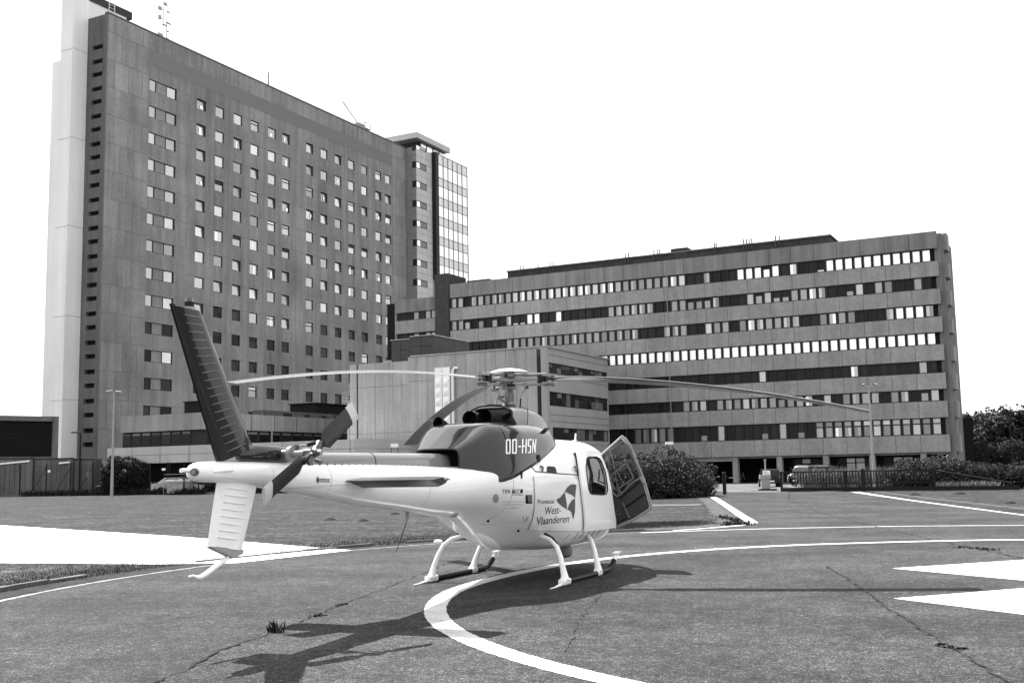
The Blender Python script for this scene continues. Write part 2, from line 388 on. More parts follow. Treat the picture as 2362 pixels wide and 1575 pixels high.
# kerbs and dirt strips round the grass
b = MB(); V, Fq = ribbon(arc(15.86, a_isl+1, 225, 260), .62, .003, .35); b.add(V, Fq); tag(b.build('dirt_strip', m_dirt), kind='structure')
b = MB(); V, Fq = ribbon(densify([(10.6, 62.9), (9.1, 51.5), (7.0, 37.4), (6.3, 32.9), (5.3, 31.4), (3.6, 30.4)], .25, .04), .75, .003, .35); b.add(V, Fq); tag(b.build('gravel_strip', mat('gravel_strip', .055, .9, noise=.6, nscale=3, fine=.5, fscale=20)), kind='structure')
b = MB(); V, Fq = ribbon(densify([(17.3, 34.5), (19.2, 49.9), (21.9, 67.5)], .4, .05), .55, .003, .3); b.add(V, Fq); tag(b.build('gravel_strip', MATS['gravel_strip']), kind='structure')
kroot = empty('concrete_kerb', (0, 0, 0)); tag(kroot, kind='structure')
kb = boxmesh(.98, .12, .12, m_conc, 'kerb_stone')
rk = 16.2; da = math.degrees(1.0/rk)
for i in range(62):
    a = a_isl+2+i*da
    if 153 < a < 164 or random.random() < .22: continue
    p = (C0[0]+rk*cos(radians(a)), C0[1]+rk*sin(radians(a)))
    inst('kerb_stone', kb, kroot, (p[0], p[1], random.uniform(-.03, .01)), (random.uniform(-.03, .03), 0, radians(a+90)+random.uniform(-.015, .015)))
ring = densify([(5.98, 50.0), (8.8, 48.6)], 1.0)
sheet('path_slab', [(1.0, 50.5), (8.1, 48.9), (8.6, 50.9), (1.2, 52.6)], .006, mat('worn_slab', .085, .9, noise=.4, nscale=2)).update_tag(); bpy.data.objects['path_slab']['kind'] = 'structure'
# cracks in the asphalt
m_crack = mat('crack_dark', .018, .95, noise=.5, nscale=10)
def crack(pts, wd):
    P_ = densify(pts, .12, .03); ws = [wd*random.uniform(.1, 1.1) for _ in P_]
    bb = MB(); V, Fq = ribbon(P_, ws, .0105, .5); bb.add(V, Fq); tag(bb.build('pavement_crack', m_crack), kind='structure')
crack([(10.8, 40), (9.58, 29.6), (9.0, 23.9), (8.88, 21.6), (8.68, 19.2)], .05)
crack([(5.1, 18.5), (4.76, 16), (4.62, 15.13), (4.25, 12.84), (3.9, 10.22), (3.68, 8.5)], .035)
crack([(-1.0, 21.5), (-1.3, 20.14), (-1.85, 16.64), (-2.26, 14.3), (-2.47, 12.8), (-2.57, 11.97)], .03)
crack([(-2.57, 11.97), (-2.87, 10.79), (-2.89, 9.7), (-3.0, 8.9)], .05)
crack([(1.3, 17.0), (1.08, 14.82), (.75, 12.79), (.42, 10.27)], .014)
crack([(17.3, 70.0), (13.5, 55.0), (10.8, 40)], .05)
# ---------------------------------------------------------------- buildings
T = Vector((.46040, .88771, 0)); W = Vector((-.88771, .46040, 0)); PHI = atan2(T.y, T.x)
def root(name, o): return empty(name, (o[0], o[1], 0), PHI)      # local x = T (u), local y = W (w)
mU = lambda w0: (lambda a, z, d: (a, w0-d, z))      # facade with a = u, facing -y
mW = lambda u0: (lambda a, z, d: (u0-d, a, z))      # facade with a = w, facing -x
# --- hospital tower
KT = (-53.8814, 143.0)
tw = tag(root('hospital_tower', KT), 'tall dark concrete hospital tower with long rows of small windows', 'hospital tower')
FH = 3.835; ROWS = 14
wide = [(7.70, 12.95, 57.55-FH*r-1.68, 57.55-FH*r) for r in range(15)]
UL = [17.06, 20.99, 25.03, 28.95, 33.12, 36.69, 42.9, 46.87, 50.9, 54.85, 58.86, 63.31, 66.51]
win = [(u, u+1.9, 57.52-FH*r-1.68, 57.52-FH*r) for u in UL for r in range(15)]
b = MB(); h = [q for q in wide+win if q[2] > 1]
facade(b, 0, 73.83, 0, 64.25, h+[(7.68, 68.65, 59.75, 61.78)], .32, mU(0), m_tower)
b.build('facade_wall', None, tw)
b = MB(); sl = []
for k in range(29):
    zt = 60.15-FH*(k//2)-(2.02 if k % 2 else 0)
    if zt > 2: sl.append((.82, 2.75, zt-.62, zt))
facade(b, 0, 8.2, 0, 64.25, sl, .5, mW(0), m_towerend, m_dark)
b.box(.6, 73.8, .35, 8.9, 0, 63.6, m_towerend); b.build('end_wall', None, tw)
b = MB(); b.box(-.06, 73.9, -.06, .5, 64.25, 64.5); b.build('parapet_coping', m_towerend, tw)
b = MB()
for k in range(24): b.box(7.7, 68.63, -.02-.0, .16, 59.80+k*.083, 59.835+k*.083)
b.box(7.7, 68.63, .2, .24, 59.76, 61.77); o = b.build('louvre_slats', mat('louvre_grey', .36, .7), tw); o['kind'] = 'stuff'
b = MB(); b.box(7.65, 68.7, -.05, 0.0, 59.62, 59.75); b.build('louvre_sill', m_joint, tw)
# blank concrete panels at both ends of the facade, each a slab of its own with open joints
for c0, c1, off in ((.08, 7.55, 0), (68.85, 73.75, 1)):
    for r in range(-1, 16):
        zb = 61.78-FH*(r+1); n = 3 if off == 0 else 2
        cw = (c1-c0)/n; sh = (cw/2 if r % 2 else 0)
        cuts = [c0]+[c0+cw*i+sh for i in range(0 if sh else 1, n)]+[c1]
        for a0, a1 in zip(cuts, cuts[1:]):
            zt = min(zb+FH, 64.2)
            if zb > 0 and a1-a0 > .3 and zt-zb > .5: inst('panel', boxmesh(a1-a0-.045, .05, zt-zb-.05, m_towerpan), tw, ((a0+a1)/2, -.045, (zb+zt)/2))
b = MB(); b.box(.05, 7.6, -.03, -.005, 1, 61.7); b.box(68.8, 73.8, -.03, -.005, 1, 61.7); b.build('mortar_backing', mat('joint_light', .22, .9), tw)['kind'] = 'stuff'
b = MB()
for r in range(0, 16):
    z = 60.0-FH*r-2.45
    if z > 1: b.box(7.6, 68.8, -.02, 0, z-.03, z+.03)
for u in [13.6, 23.95, 40.1, 48.9, 56.8]:
    b.box(u-.02, u+.02, -.018, 0, 6, 59.6)
o = b.build('panel_joints', mat('joint_light', .20, .9), tw); o['kind'] = 'stuff'
# stained pilaster strips between window columns
def pane_me(sx, sz, m_, nm='pane'): return boxmesh(sx, .03, sz, m_, nm)
fr_me = {}
def frame_me(sx, sz, t, d, m_, cross=()):
    k = (sx, sz, t, d, m_.name, tuple(cross))
    if k not in fr_me:
        q = MB(); q.box(-sx/2, sx/2, -d/2, d/2, -sz/2, -sz/2+t); q.box(-sx/2, sx/2, -d/2, d/2, sz/2-t, sz/2)
        q.box(-sx/2, -sx/2+t, -d/2, d/2, -sz/2+t, sz/2-t); q.box(sx/2-t, sx/2, -d/2, d/2, -sz/2+t, sz/2-t)
        for c in cross: q.box(-sx/2+t, sx/2-t, -d/2-.01, d/2, c-t/2, c+t/2)
        fr_me[k] = q.mesh('window', m_)
    return fr_me[k]
rr = random.Random(3)
m_sillc = mat('sill_light', .22, .8)
for i, u in enumerate(UL):
    for r in range(14):
        z = 57.52-FH*r-.84; dark = r > 8 or (r == 8 and rr.random() < .35)  # dark reflections of trees and buildings put into the lower panes' colour
        style = rr.random()
        f = inst('window', frame_me(1.9, 1.68, .10, .12, m_frame, (.32,) if style < .22 else ()), tw, (u+.95, .16, z))
        pm = m_towpaned if dark and rr.random() < .93 else m_towpane
        if style < .22:
            inst('pane', pane_me(1.7, 1.0, m_towpane), f, (0, .02, -.27), mat_=pm); inst('pane', pane_me(1.7, .36, m_towpane), f, (0, .02, .55), mat_=pm if rr.random() < .6 else m_towpaned)
        elif style < .62:   # tilted open
            inst('pane', pane_me(1.62, 1.46, m_towpane), f, (-.05, .09, 0), (radians(-5), radians(rr.choice((-3.5, -2.5, 2))), radians(3)), mat_=pm)
        else: inst('pane', pane_me(1.7, 1.48, m_towpane), f, (0, .02, 0), mat_=pm)
        if not dark and rr.random() < .25: inst('curtain', boxmesh(rr.choice((.3, .5)), .02, rr.choice((.5, 1.3)), PANE['W'], 'curtain'), f, (rr.uniform(-.5, .5), -.02, -.1 if rr.random() < .5 else -.3))
for r in range(14):
    z = 57.55-FH*r-.84; dark = r > 8  # lower wide panes carry the dark reflections in their colour too
    f = inst('window', frame_me(5.25, 1.68, .09, .12, m_frame), tw, (10.325, .16, z))
    inst('mullion', boxmesh(.12, .13, 1.5, m_frame, 'mullion'), f, (-1.33, 0, 0)); inst('mullion', boxmesh(.14, .13, 1.5, m_frame, 'mullion'), f, (.68, 0, 0))
    pm = m_towpaned if dark else m_towpane
    inst('pane', pane_me(1.1, 1.5, m_towpane), f, (-1.95, .02, 0), mat_=m_towpaned if dark else PANE['L']); inst('infill_panel', pane_me(1.85, 1.5, m_towerpan, 'infill_panel'), f, (-.33, -.03, 0))
    inst('pane', pane_me(1.74, 1.46, m_towpane), f, (1.66, .07 if not dark else .02, 0), (0, radians(-2.5 if not dark else 0), 0), mat_=m_towpaned if dark and r != 10 else m_towpane)
# --- stair tower at the tower's end
st = tag(root('stair_tower', KT), 'pale rendered stair tower standing against the dark tower end', 'stair tower')
b = MB(); b.box(-2.55, -.02, 3.7, 6.0, 0, 72.0)
b.box(-2.53, 3.5, 6.0, 7.5, 0, 57.95); b.build('shaft', m_stair, st)
b = MB()
for z in (59.3, 47.0, 35, 23, 12): b.box(-2.57, -.02, 3.68, 3.70, z, z+.06); b.box(-2.572, -2.55, 3.7, 5.98, z-.15, z-.09)
b.build('joint_line', mat('stair_joint', .36, .9), st)
ph = tag(root('roof_penthouse', KT), 'pale penthouse with dark sloping rim on the tower roof beside the stair tower', 'penthouse')
b = MB(); b.box(.0, 7.9, 5.0, 9, 62.5, 67.6); b.build('wall', m_stair, ph)
b = MB(); b.box(-.0, 8.85, 4.9, 9, 67.6, 68.7); b.build('roof', m_plant, ph)
lad = tag(root('roof_ladder', KT), 'pale steel ladder climbing the penthouse wall above the dark corner', 'ladder')
b = MB()
for du in (0, 1.0): b.tube([(4.5+du, 4.8, 64.1), (4.5+du, 4.8, 68.9)], .06, 6)
b.build('rail', m_stair, lad)
for k in range(9): b = MB(); b.tube([(4.5, 4.8, 64.5+.48*k), (5.5, 4.8, 64.5+.48*k)], .04, 5); b.build('rung', m_stair, lad)
def mast(name, label, cat, px, py0, py1, w_, r, extras=()):
    d = ray(px, py1); O_ = Vector((KT[0], KT[1], 0)) + W*w_; t = (O_-CAM).dot(W)/d.dot(W); P0 = CAM+d*t
    d = ray(px, py0); Hm = dep(px, py0, P0.y).z
    o = tag(empty(name, (P0.x, P0.y, 63.6), PHI), label, cat); b = MB(); L_ = Hm-63.6
    b.tube([(0, 0, 0), (0, 0, L_)], r, 6); b.build('pole', m_pole, o)
    for (dx, f, sx, sz) in extras:
        b = MB(); b.box(dx-sx/2, dx+sx/2, -.15, .15, L_*f-sz/2, L_*f+sz/2); b.box(min(0, dx), max(0, dx), -.04, .04, L_*f-.04, L_*f+.04); b.build('antenna', m_pole, o)
    return o
mast('antenna_mast', 'left lattice antenna mast carrying small dishes on the tower roof', 'antenna mast', 376, 15, 90, 2.5, .06, [(-.7, .92, .5, .5), (-.7, .72, .4, .6), (-.6, .35, .7, .35), (.3, .6, .9, .08), (-.3, .15, .3, .3)])
mast('antenna_mast', 'right taller antenna mast with clamps on the tower roof', 'antenna mast', 384, 10, 93, 2.5, .07, [(-.4, .98, .45, .4), (.3, .85, .5, .08), (.35, .62, .9, .12), (.2, .45, .3, .1), (.2, .3, .4, .1)])
mast('roof_pole', 'lone thick pale pole on the middle of the tower roof', 'pole', 619, 168, 203, 2.0, .17)
mast('roof_aerial', 'thin aerial at the far end of the tower roof beside the jib', 'aerial', 840.5, 276, 302, 2.0, .05, [(0, .5, .3, .1), (0, .85, .3, .1)])
bmu = tag(empty('roof_jib_crane', tuple(dep(812, 288, 143+56)[:2])+(63.7,), PHI), 'window cleaning jib crane parked on the tower roof edge', 'jib crane')
bmu.location = Vector((KT[0], KT[1], 64.3)) + T*60.3 + W*1.5
b = MB(); b.box(-1.2, 1.4, -.6, .6, 0, .5); b.box(-.7, 1.2, -.5, .5, .6, 1.5); b.build('base_frame', m_metal_ := mat('crane_grey', .25, .6), bmu)
b = MB(); b.box(1.2, 2.8, -.7, .7, .9, 1.0); b.box(1.2, 1.3, -.7, -.6, 1, 2); b.box(2.7, 2.8, -.7, -.6, 1, 2); b.box(1.2, 2.8, -.7, -.62, 1.9, 2.0); b.build('basket', m_metal_, bmu)
b = MB(); b.tube([(-.4, 0, 1.5), (-5.2, 0, 4.3)], .10, 5); b.tube([(-.4, 0, 1.5), (0, 0, 2.4), (-5.2, 0, 4.3)], .04, 4); b.build('jib', m_pole, bmu)
# --- glass stair block at the far end of the tower
GU = 73.9
gl = tag(root('glass_stair_block', KT), 'pale clad and glazed stair block at the far end of the dark tower', 'stair block')
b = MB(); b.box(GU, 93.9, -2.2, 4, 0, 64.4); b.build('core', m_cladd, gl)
MW = 1.285
for r in range(-1, 17):     # pale cladding panels, three to a storey
    z1_ = 61.5-3.84*r
    for k in range(3):
        zt = z1_-k*1.28; zb = zt-1.28
        if zb < 20 or zt > 64.6 and k > 0 and r < 0: continue
        zt = min(zt, 64.4)
        if zt-zb < .3: continue
        if k == 0:
            segs = [(77.6, 79.6)]; lseg = [(-1.35, -.05)]
            f = inst('window', frame_me(3.6, 1.24, .09, .1, m_frame, ()), gl, (75.75, -2.2, (zt+zb)/2))
            inst('pane', pane_me(2.2, 1.06, m_towpane), f, (.6, .03, 0), mat_=PANE['L'] if rr.random() < .8 else PANE['W']); inst('pane', pane_me(1.1, 1.06, m_towpane), f, (-1.15, .0, 0), mat_=PANE['W'])
            inst('side_window', boxmesh(.06, .8, 1.2, m_frame, 'side_window'), gl, (73.86, -1.78, (zt+zb)/2))
        else: segs = [(73.9, 75.75), (75.75, 77.6), (77.6, 79.6)]; lseg = [(-2.2, -1.1), (-1.1, -.05)]
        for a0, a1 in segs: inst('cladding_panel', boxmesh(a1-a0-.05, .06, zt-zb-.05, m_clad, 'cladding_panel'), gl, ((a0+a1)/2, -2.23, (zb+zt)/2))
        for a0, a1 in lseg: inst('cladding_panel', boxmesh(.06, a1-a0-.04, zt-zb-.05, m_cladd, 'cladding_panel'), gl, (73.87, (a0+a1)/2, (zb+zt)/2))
b = MB(); b.box(79.75, 80.85, -3.1, -2.2, 39.3, 64.75); b.build('dark_fin', m_frame, gl)
cols = [80.9, 81.95, 83.9, 85.75, 87.6, 89.5, 91.4, 93.55]
gh = [64.9, 62.9]
for r in range(8): gh += [60.2-4.0*r, 58.5-4.0*r]
m_cwL = mat('curtain_glass_light', .90, .3, metal=.75, rnd=.10); m_cwM = mat('curtain_glass_spandrel', .56, .35, metal=.6, rnd=.06)
for i in range(7):
    for j in range(len(gh)-1):
        inst('glass_pane', pane_me(cols[i+1]-cols[i]-.1, gh[j]-gh[j+1]-.1, m_cwL, 'glass_pane'), gl, ((cols[i]+cols[i+1])/2, -2.3, (gh[j]+gh[j+1])/2), mat_=m_cwM if j % 2 == 0 and j > 0 or i == 0 or j == 0 else m_cwL)
b = MB()
for c in cols: b.box(c-.05, c+.05, -2.42, -2.26, 30, 64.95)
for z in gh: b.box(80.9, 93.75, -2.40, -2.27, z-.045, z+.045)
b.build('curtain_wall_grid', mat('aluminium_grid', .22, .5), gl)
b = MB(); b.box(73.1, 85.6, -3.0, 8, 65.9, 67.0); b.build('roof_canopy', m_clad, gl)
b = MB(); b.box(75.6, 85.1, -2.0, 6, 64.0, 65.87); b.build('roof_room', m_plant, gl)
for u in (76.9, 79.2, 81.6, 83.9): inst('roof_window', boxmesh(1.9, .06, 1.25, PANE['W'], 'roof_window'), gl, (u, -2.05, 65.0))

# --- long hospital wing on the right
RO = (22.8929, 115.8533)
rw = tag(root('hospital_wing', RO), 'long seven-storey concrete hospital wing with ribbon windows on the right', 'hospital wing')
WT = [22.50, 19.76, 17.02, 14.28, 11.52, 8.76, 6.02]; SB = [21.23, 18.51, 15.77, 13.05, 10.30, 7.59, 4.36]
W0, W1 = -21.3, 34.1
b = MB()
b.box(.35, 14, W0+.3, W1, 2.72, 23.9, m_dark)
b.box(1.2, 14, W1, 44, 0, 22.8, m_dark)
b.build('core', None, rw)
joints = [W0+.02]; q = -18.63
while q < W1: joints.append(q); q += 2.325
joints.append(W1)
rows = [(22.52, 24.2, m_parapet)] + [(WT[i+1] if i < 6 else 2.71, SB[i], m_spandrel) for i in range(7)]
for ri, (zb, zt, mm) in enumerate(rows):
    for a0, a1 in zip(joints, joints[1:]):
        inst('spandrel_panel', boxmesh(.22, a1-a0-.035, zt-zb, mm, 'spandrel_panel'), rw, (.0+.0, (a0+a1)/2, (zb+zt)/2), (0, 0, 0))
b = MB()
for zb, zt, mm in rows: b.box(.03, .10, W0+.1, W1, zb, zt)
b.build('joint_backing', m_jointd, rw)
R_L = ["MMDMMMMMMLLLLLLLLLLLLLLLMMMMMM", "MMHDHDHDMbbWWDDWDDDDDDMMMMMMDD", "DDDDDDDDMMMMMMMMMMMMMMMMMMDDDM", "W"*30, "D"*30, "D"*30, "D"*24+"DMMLMM"]
R_R = ["LLDDMDDDWWWHWDLDDbWWWWWWWWWWW", "MMHHHMDDDLHLhhMMLMDDhLDMMDDMD", "MMDDLMMDMLMMMMMDDMLMMDDDMWWWM", "W"*29, "DDDDDDDDDDLDDDDDDDDDLDDDDDDLD", "DMMLDMMMLMMMHMMLDLDMMMMDMMDHL", "DDDhDLDDDDhDLDhDLMLMMMLMLHLHL"]
npane = 0
for r in range(7):
    zt, zb = WT[r], SB[r]; hgt = zt-zb
    fb = MB(); fb.box(.02, .3, W0+.55, W1-.02, zb, zb+.09); fb.box(.02, .3, W0+.55, W1-.02, zt-.09, zt)
    pos = [(33.99-.925*k, R_L[r][k]) for k in range(30)]+[(6.2-.93*k, R_R[r][k]) for k in range(29)]
    for (wl_, st_) in pos: fb.box(.0, .3, wl_, wl_+.14, zb+.09, zt-.09); fb.box(.12, .3, wl_+.14-.0, wl_+.28, zb+.09, zt-.09)
    if r == 6: fb.box(.01, .3, W0+.55, -8.0, zt-.62, zt-.52)
    band = fb.build('window_band', m_frame, rw)
    hid = MB()
    for (wl_, st_) in pos:
        wr = wl_-.66
        c = (wl_+wr)/2
        full = {'D': 'D', 'M': 'M', 'L': 'L', 'W': 'W'}.get(st_)
        hidden = r >= 3 and c > 12.5
        x = .16
        if hidden:
            hid.box(x-.015, x+.015, wr, wl_, zb+.09, zt-.09, PANE[full or 'D']); continue
        z0, z1_ = zb+.09, zt-.09
        if r == 6 and c < -8.2:
            inst('pane', boxmesh(.03, .66, .44, PANE['L'], 'pane'), band, (x, c, zt-.31), mat_=PANE['M' if rr.random() < .5 else 'L']); z1_ = zt-.62
        inst('pane', boxmesh(.03, .66, z1_-z0, PANE['D'], 'pane'), band, (x, c, (z0+z1_)/2), mat_=PANE[full or 'D']); npane += 1
        if full is None:
            fr, mm = {'H': (.62, 'M'), 'h': (.33, 'M'), 'b': (.14, 'L')}[st_]
            if st_ == 'H' and r == 0: mm = 'W'
            inst('blind', boxmesh(.03, .60, hgt*fr, PANE[mm], 'blind'), band, (x-.03, c, zb+.09+hgt*fr/2))
        elif full in 'ML' and rr.random() < .35: inst('blind', boxmesh(.03, .28, (z1_-z0)*.9, PANE['L'], 'blind'), band, (x-.02, c+rr.choice((-.16, .16)), (z0+z1_)/2), mat_=PANE['L' if full == 'M' else 'W'])
    if hid.v: o = hid.build('pane', None, band); o['kind'] = 'stuff'
b = MB(); b.tube([(-.18, 6.58, 2.8), (-.18, 6.58, 24.0)], .035, 6); b.build('downpipe', m_midr, rw)
b = MB(); b.box(.25, 9.0, W0-.38, W0+.35, 0, 24.0); b.build('end_pier', mat('pier_concrete', .14, .9, noise=.2, nscale=.4, streak=.4), rw)
for i, (zb, zt, mm) in enumerate(rows):
    b = MB(); b.box(1.4, 3.4, W0-.72, W0-.36, zb, zt); b.build('end_spandrel', m_spandrel, rw)
# ground floor
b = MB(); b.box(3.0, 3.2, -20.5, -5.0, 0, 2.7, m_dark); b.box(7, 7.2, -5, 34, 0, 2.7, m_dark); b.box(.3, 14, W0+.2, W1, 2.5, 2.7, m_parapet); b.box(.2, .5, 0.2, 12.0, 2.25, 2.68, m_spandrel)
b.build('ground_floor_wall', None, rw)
for w0 in (.13, -4.5, -9.2, -13.7, -18.5, 4.8, 9.4, 14.0):
    b = MB(); b.box(.05, .75, w0-.55, w0, 0, 2.69); b.build('column', m_spandrel, rw)
for w0 in (-5.5, -10.0, -14.6):
    for k, (dw, hh) in enumerate(((0, 'D'), (.95, 'M'), (1.9, 'M' if w0 < -9 else 'D'), (2.85, 'D'))):
        f = inst('shop_window', boxmesh(.06, .9, 1.7, m_frame2, 'shop_window'), rw, (2.9, w0-dw-.45, 1.5))
        inst('pane', boxmesh(.03, .8, 1.1, PANE['D'], 'pane'), f, (-.04, 0, -.25), mat_=PANE[hh if w0 < -9 else 'D']); inst('pane', boxmesh(.03, .8, .4, PANE['D'], 'pane'), f, (-.04, 0, .6), mat_=PANE[hh])
# pier and lower wing at the left end
b = MB(); b.box(-.35, 4, 34.15, 36.05, 0, 25.55); b.box(4.0, 10, 30.9, 34.0, 22, 25.2, m_plant); b.build('end_tower', m_parapet, rw)
b = MB(); b.box(.1, .4, 36.05, 42.1, 21.35, 22.95, m_parapet); b.box(.1, .4, 36.05, 42.1, 18.75, 20.33, m_spandrel); b.box(.1, .4, 36.05, 42.1, 16.0, 17.6, m_spandrel); b.box(.12, 8, 41.95, 42.15, 0, 22.9, m_parapet); b.build('low_link_wall', None, rw)
for z in (20.85, 18.17):
    f = inst('link_window', boxmesh(.1, 5.8, .95, m_frame, 'link_window'), rw, (.45, 39.0, z))
    for k in range(6): inst('pane', boxmesh(.04, .62, .85, PANE['D'], 'pane'), f, (-.06, -2.4+.85*k, 0), mat_=PANE['M' if k < 4 and k != 2 or k == 0 else 'D'])
# rooftop plant room
rp = tag(root('rooftop_plant_room', RO), 'long dark brick plant room with vent pipes on the roof of the right wing', 'plant room')
b = MB(); b.box(4.0, 9, -10.25, 28.3, 23.9, 25.75); b.box(3.9, 8, 5.4, 7.35, 23.9, 26.25); b.build('wall', m_plant, rp)
b = MB(); b.box(3.85, 9.1, -10.4, 28.4, 25.75, 25.88); b.build('roof_edge', m_parapet, rp)
for w0 in (26.4, 26.0, 22.4, 22.0, 8.6, 8.9, 9.3, 2.2, 2.0, -4.6, -5.0, -1.1, -1.4, -1.7, -2.0, 12.4, 12.8, 24):
    b = MB(); b.tube([(3.7, w0, 24.6), (3.7, w0, 26.35)], .06, 6); b.build('vent_pipe', m_plant, rp)
for w0 in (18.3, 17.2, 12.2, 11.2, 10.2, 9.9, .5, -.6, 5.0): inst('skylight', boxmesh(.06, .8, .3, PANE['M'], 'skylight'), rp, (3.96, w0, 24.7), mat_=PANE['M'])
# --- pale middle block
MO = (3.1963, 105.0)
mb_ = tag(root('theatre_block', MO), 'pale windowless block with stained panels and a glazed side behind the rotor', 'hospital block')
holes = [(.66, 15.2, 10.95, 12.0), (.66, 15.2, 7.83, 9.2), (1.2, 15.2, 4.6, 5.78)]
b = MB(); facade(b, .02, 15.35, 0, 13.5, holes, .3, mU(0), m_midr); b.box(.3, 15.3, .35, 18.9, 0, 13.3, m_midr); b.box(.05, .3, .3, 15.3, 0, 13.2, m_jointd)
b.build('wall', None, mb_)
b = MB(); b.box(-.14, 15.5, -.14, .4, 13.42, 13.56); b.box(-.14, .4, .4, 15.3, 13.42, 13.56); b.build('roof_coping', m_midr, mb_)
b = MB(); b.box(-.10, .35, -.1, .5, 0, 13.42); b.build('corner_pier', m_midr, mb_)
for j, (z0, z1_) in enumerate(((0, 5.8), (5.8, 10.9), (10.9, 13.42))):
    wq = .95
    while wq < 15.3:
        inst('wall_panel', boxmesh(.08, 1.10, z1_-z0-.03, m_mid, 'wall_panel'), mb_, (0, wq+.56, (z0+z1_)/2)); wq += 1.128
for j, (z0, z1_) in enumerate(((0, 5.8), (5.8, 10.6), (10.6, 13.1))):
    wq = 15.42
    while wq < 21.9:
        inst('wall_panel', boxmesh(.08, 1.05, z1_-z0-.03, m_mid, 'wall_panel'), mb_, (.15, wq+.54, (z0+z1_)/2)); wq += 1.08
b = MB(); b.box(.2, 12, 15.3, 22.05, 0, 13.0); b.build('rear_wall', m_jointd, mb_)
b = MB(); b.box(.1, .3, 21.95, 22.1, 0, 13.05); b.build('corner_pipe', m_frame, mb_)
b = MB(); b.box(-.12, -.04, .56, .78, 5.3, 12.6); b.build('dark_downpipe', m_frame, mb_)
for z in (12.75, 10.6, 7.0, 6.35, 4.2, 3.3, 2.2): inst('seam_strip', boxmesh(14.9, .03, .025, m_jointd, 'seam_strip'), mb_, (7.95, -.012, z))
for hi, (u0, u1, z0, z1_) in enumerate(holes):
    n = 14; f = inst('window_band', frame_me(u1-u0, z1_-z0, .08, .1, m_frame), mb_, ((u0+u1)/2, .15, (z0+z1_)/2)); L_ = (u1-u0)/n
    for k in range(n):
        a = -(u1-u0)/2+L_*(k+.5)
        for s_ in (0, 1):
            hh = (z1_-z0)*(.55 if s_ == 0 else .32); zc = -(z1_-z0)/2+.08+hh/2 if s_ == 0 else (z1_-z0)/2-.08-hh/2
            inst('pane', pane_me(L_-.09, hh, PANE['D']), f, (a, .02, zc), mat_=PANE['D'] if rr.random() < .62 else mat('pane_curtain', .12, .4, rnd=.5))
vt = [mb_]
for w0 in (12.35, 11.45):
    p = MB(); p.box(-.16, -.04, w0-.82, w0, 2.5, 12.12); panel = p.build('vent_duct', m_white, mb_)
    for k in range(9):
        z0 = 11.0-k*.95; q_ = MB(); c = (-.36, w0-.41, z0-.42)
        q_.add([(-.165, w0-.80, z0), (-.165, w0-.02, z0), (-.165, w0-.02, z0-.85), (-.165, w0-.80, z0-.85), c], [(0, 1, 4), (1, 2, 4), (2, 3, 4), (3, 0, 4)]); q_.build('pyramid_cover', m_white, panel)
b = MB(); b.tube([(-.05, 9.7, 11.95), (-.2, 10.0, 12.0), (-.25, 10.2, 11.7), (-.25, 10.2, 3.0)], .14, 10); b.build('white_flue', m_white, mb_, smooth=True)
db = tag(root('dark_roof_room', MO), 'dark panelled plant room on the roof of the pale block', 'plant room')
b = MB(); b.box(.1, 9, 15.42, 17.7, 13.1, 15.28); b.box(.1, 7.5, 12.7, 15.41, 13.45, 15.5); b.build('wall', m_dg := mat('dark_grey_panels', .055, .6, rnd=.05, noise=.1), db)
for w0, w1, z0, z1_ in ((12.7, 14.05, 14.5, 15.4), (14.1, 15.4, 14.5, 15.4), (12.7, 14.05, 13.5, 14.45), (14.1, 15.4, 13.5, 14.45), (15.45, 16.5, 13.2, 14.2), (16.55, 17.65, 13.2, 14.2), (15.45, 16.5, 14.25, 15.2), (16.55, 17.65, 14.25, 15.2)):
    inst('panel', boxmesh(.06, w1-w0, z1_-z0, m_dg, 'panel'), db, (.08, (w0+w1)/2, (z0+z1_)/2))
b = MB(); b.box(-.02, .5, 12.6, 17.8, 15.27, 15.33) if False else b.box(-.02, .3, 15.42, 17.8, 15.28, 15.36); b.box(-.02, 7.6, 12.6, 15.41, 15.5, 15.58); b.build('roof_edge', m_midr, db)
# --- low wing in front of the tower
LO = (-43.375, 118.0)
lw = tag(root('low_wing', LO), 'low concrete wing with a ribbon of dark windows in front of the tower', 'low wing')
b = MB(); b.box(3, 6, -9.64, 1.35, 6.66, 8.42, m_lowcon); b.box(3, 40, -11.2, -9.64, 6.66, 8.42, m_lowcon); b.box(6, 40, -9.6, 1.3, 6.5, 8.0, m_plant)
b.build('parapet', None, lw)
b = MB(); b.box(3.3, 39, -10.8, 1.3, 4.9, 6.68); b.build('dark_window_wall', m_frame, lw)
for k in range(7):
    f = inst('window', boxmesh(.08, 1.25, 1.35, m_frame2, 'window'), lw, (3.26, .6-1.45*k, 5.85))
    inst('pane', boxmesh(.03, 1.1, .95, PANE['D'], 'pane'), f, (-.05, 0, -.12)); inst('pane', boxmesh(.03, 1.1, .22, PANE['D'], 'pane'), f, (-.05, 0, .53), mat_=mat('pane_curtain', .12, .4, rnd=.5))
for k in range(17):
    f = inst('window', boxmesh(1.7, .08, 1.35, m_frame2, 'window'), lw, (4.6+1.95*k, -10.84, 5.85))
    inst('pane', boxmesh(1.5, .03, .95, PANE['D'], 'pane'), f, (0, -.05, -.12)); inst('pane', boxmesh(1.5, .03, .22, PANE['D'], 'pane'), f, (0, -.05, .53), mat_=MATS['pane_curtain'])
for k in range(9): inst('parapet_joint', boxmesh(.06, .03, 1.7, m_jointd, 'parapet_joint'), lw, (6+3.9*k, -11.21, 7.55))
b = MB(); b.tube([(13.2, -11.3, 4.9), (13.2, -11.3, 8.3)], .09, 6); b.build('downpipe', m_pole, lw)
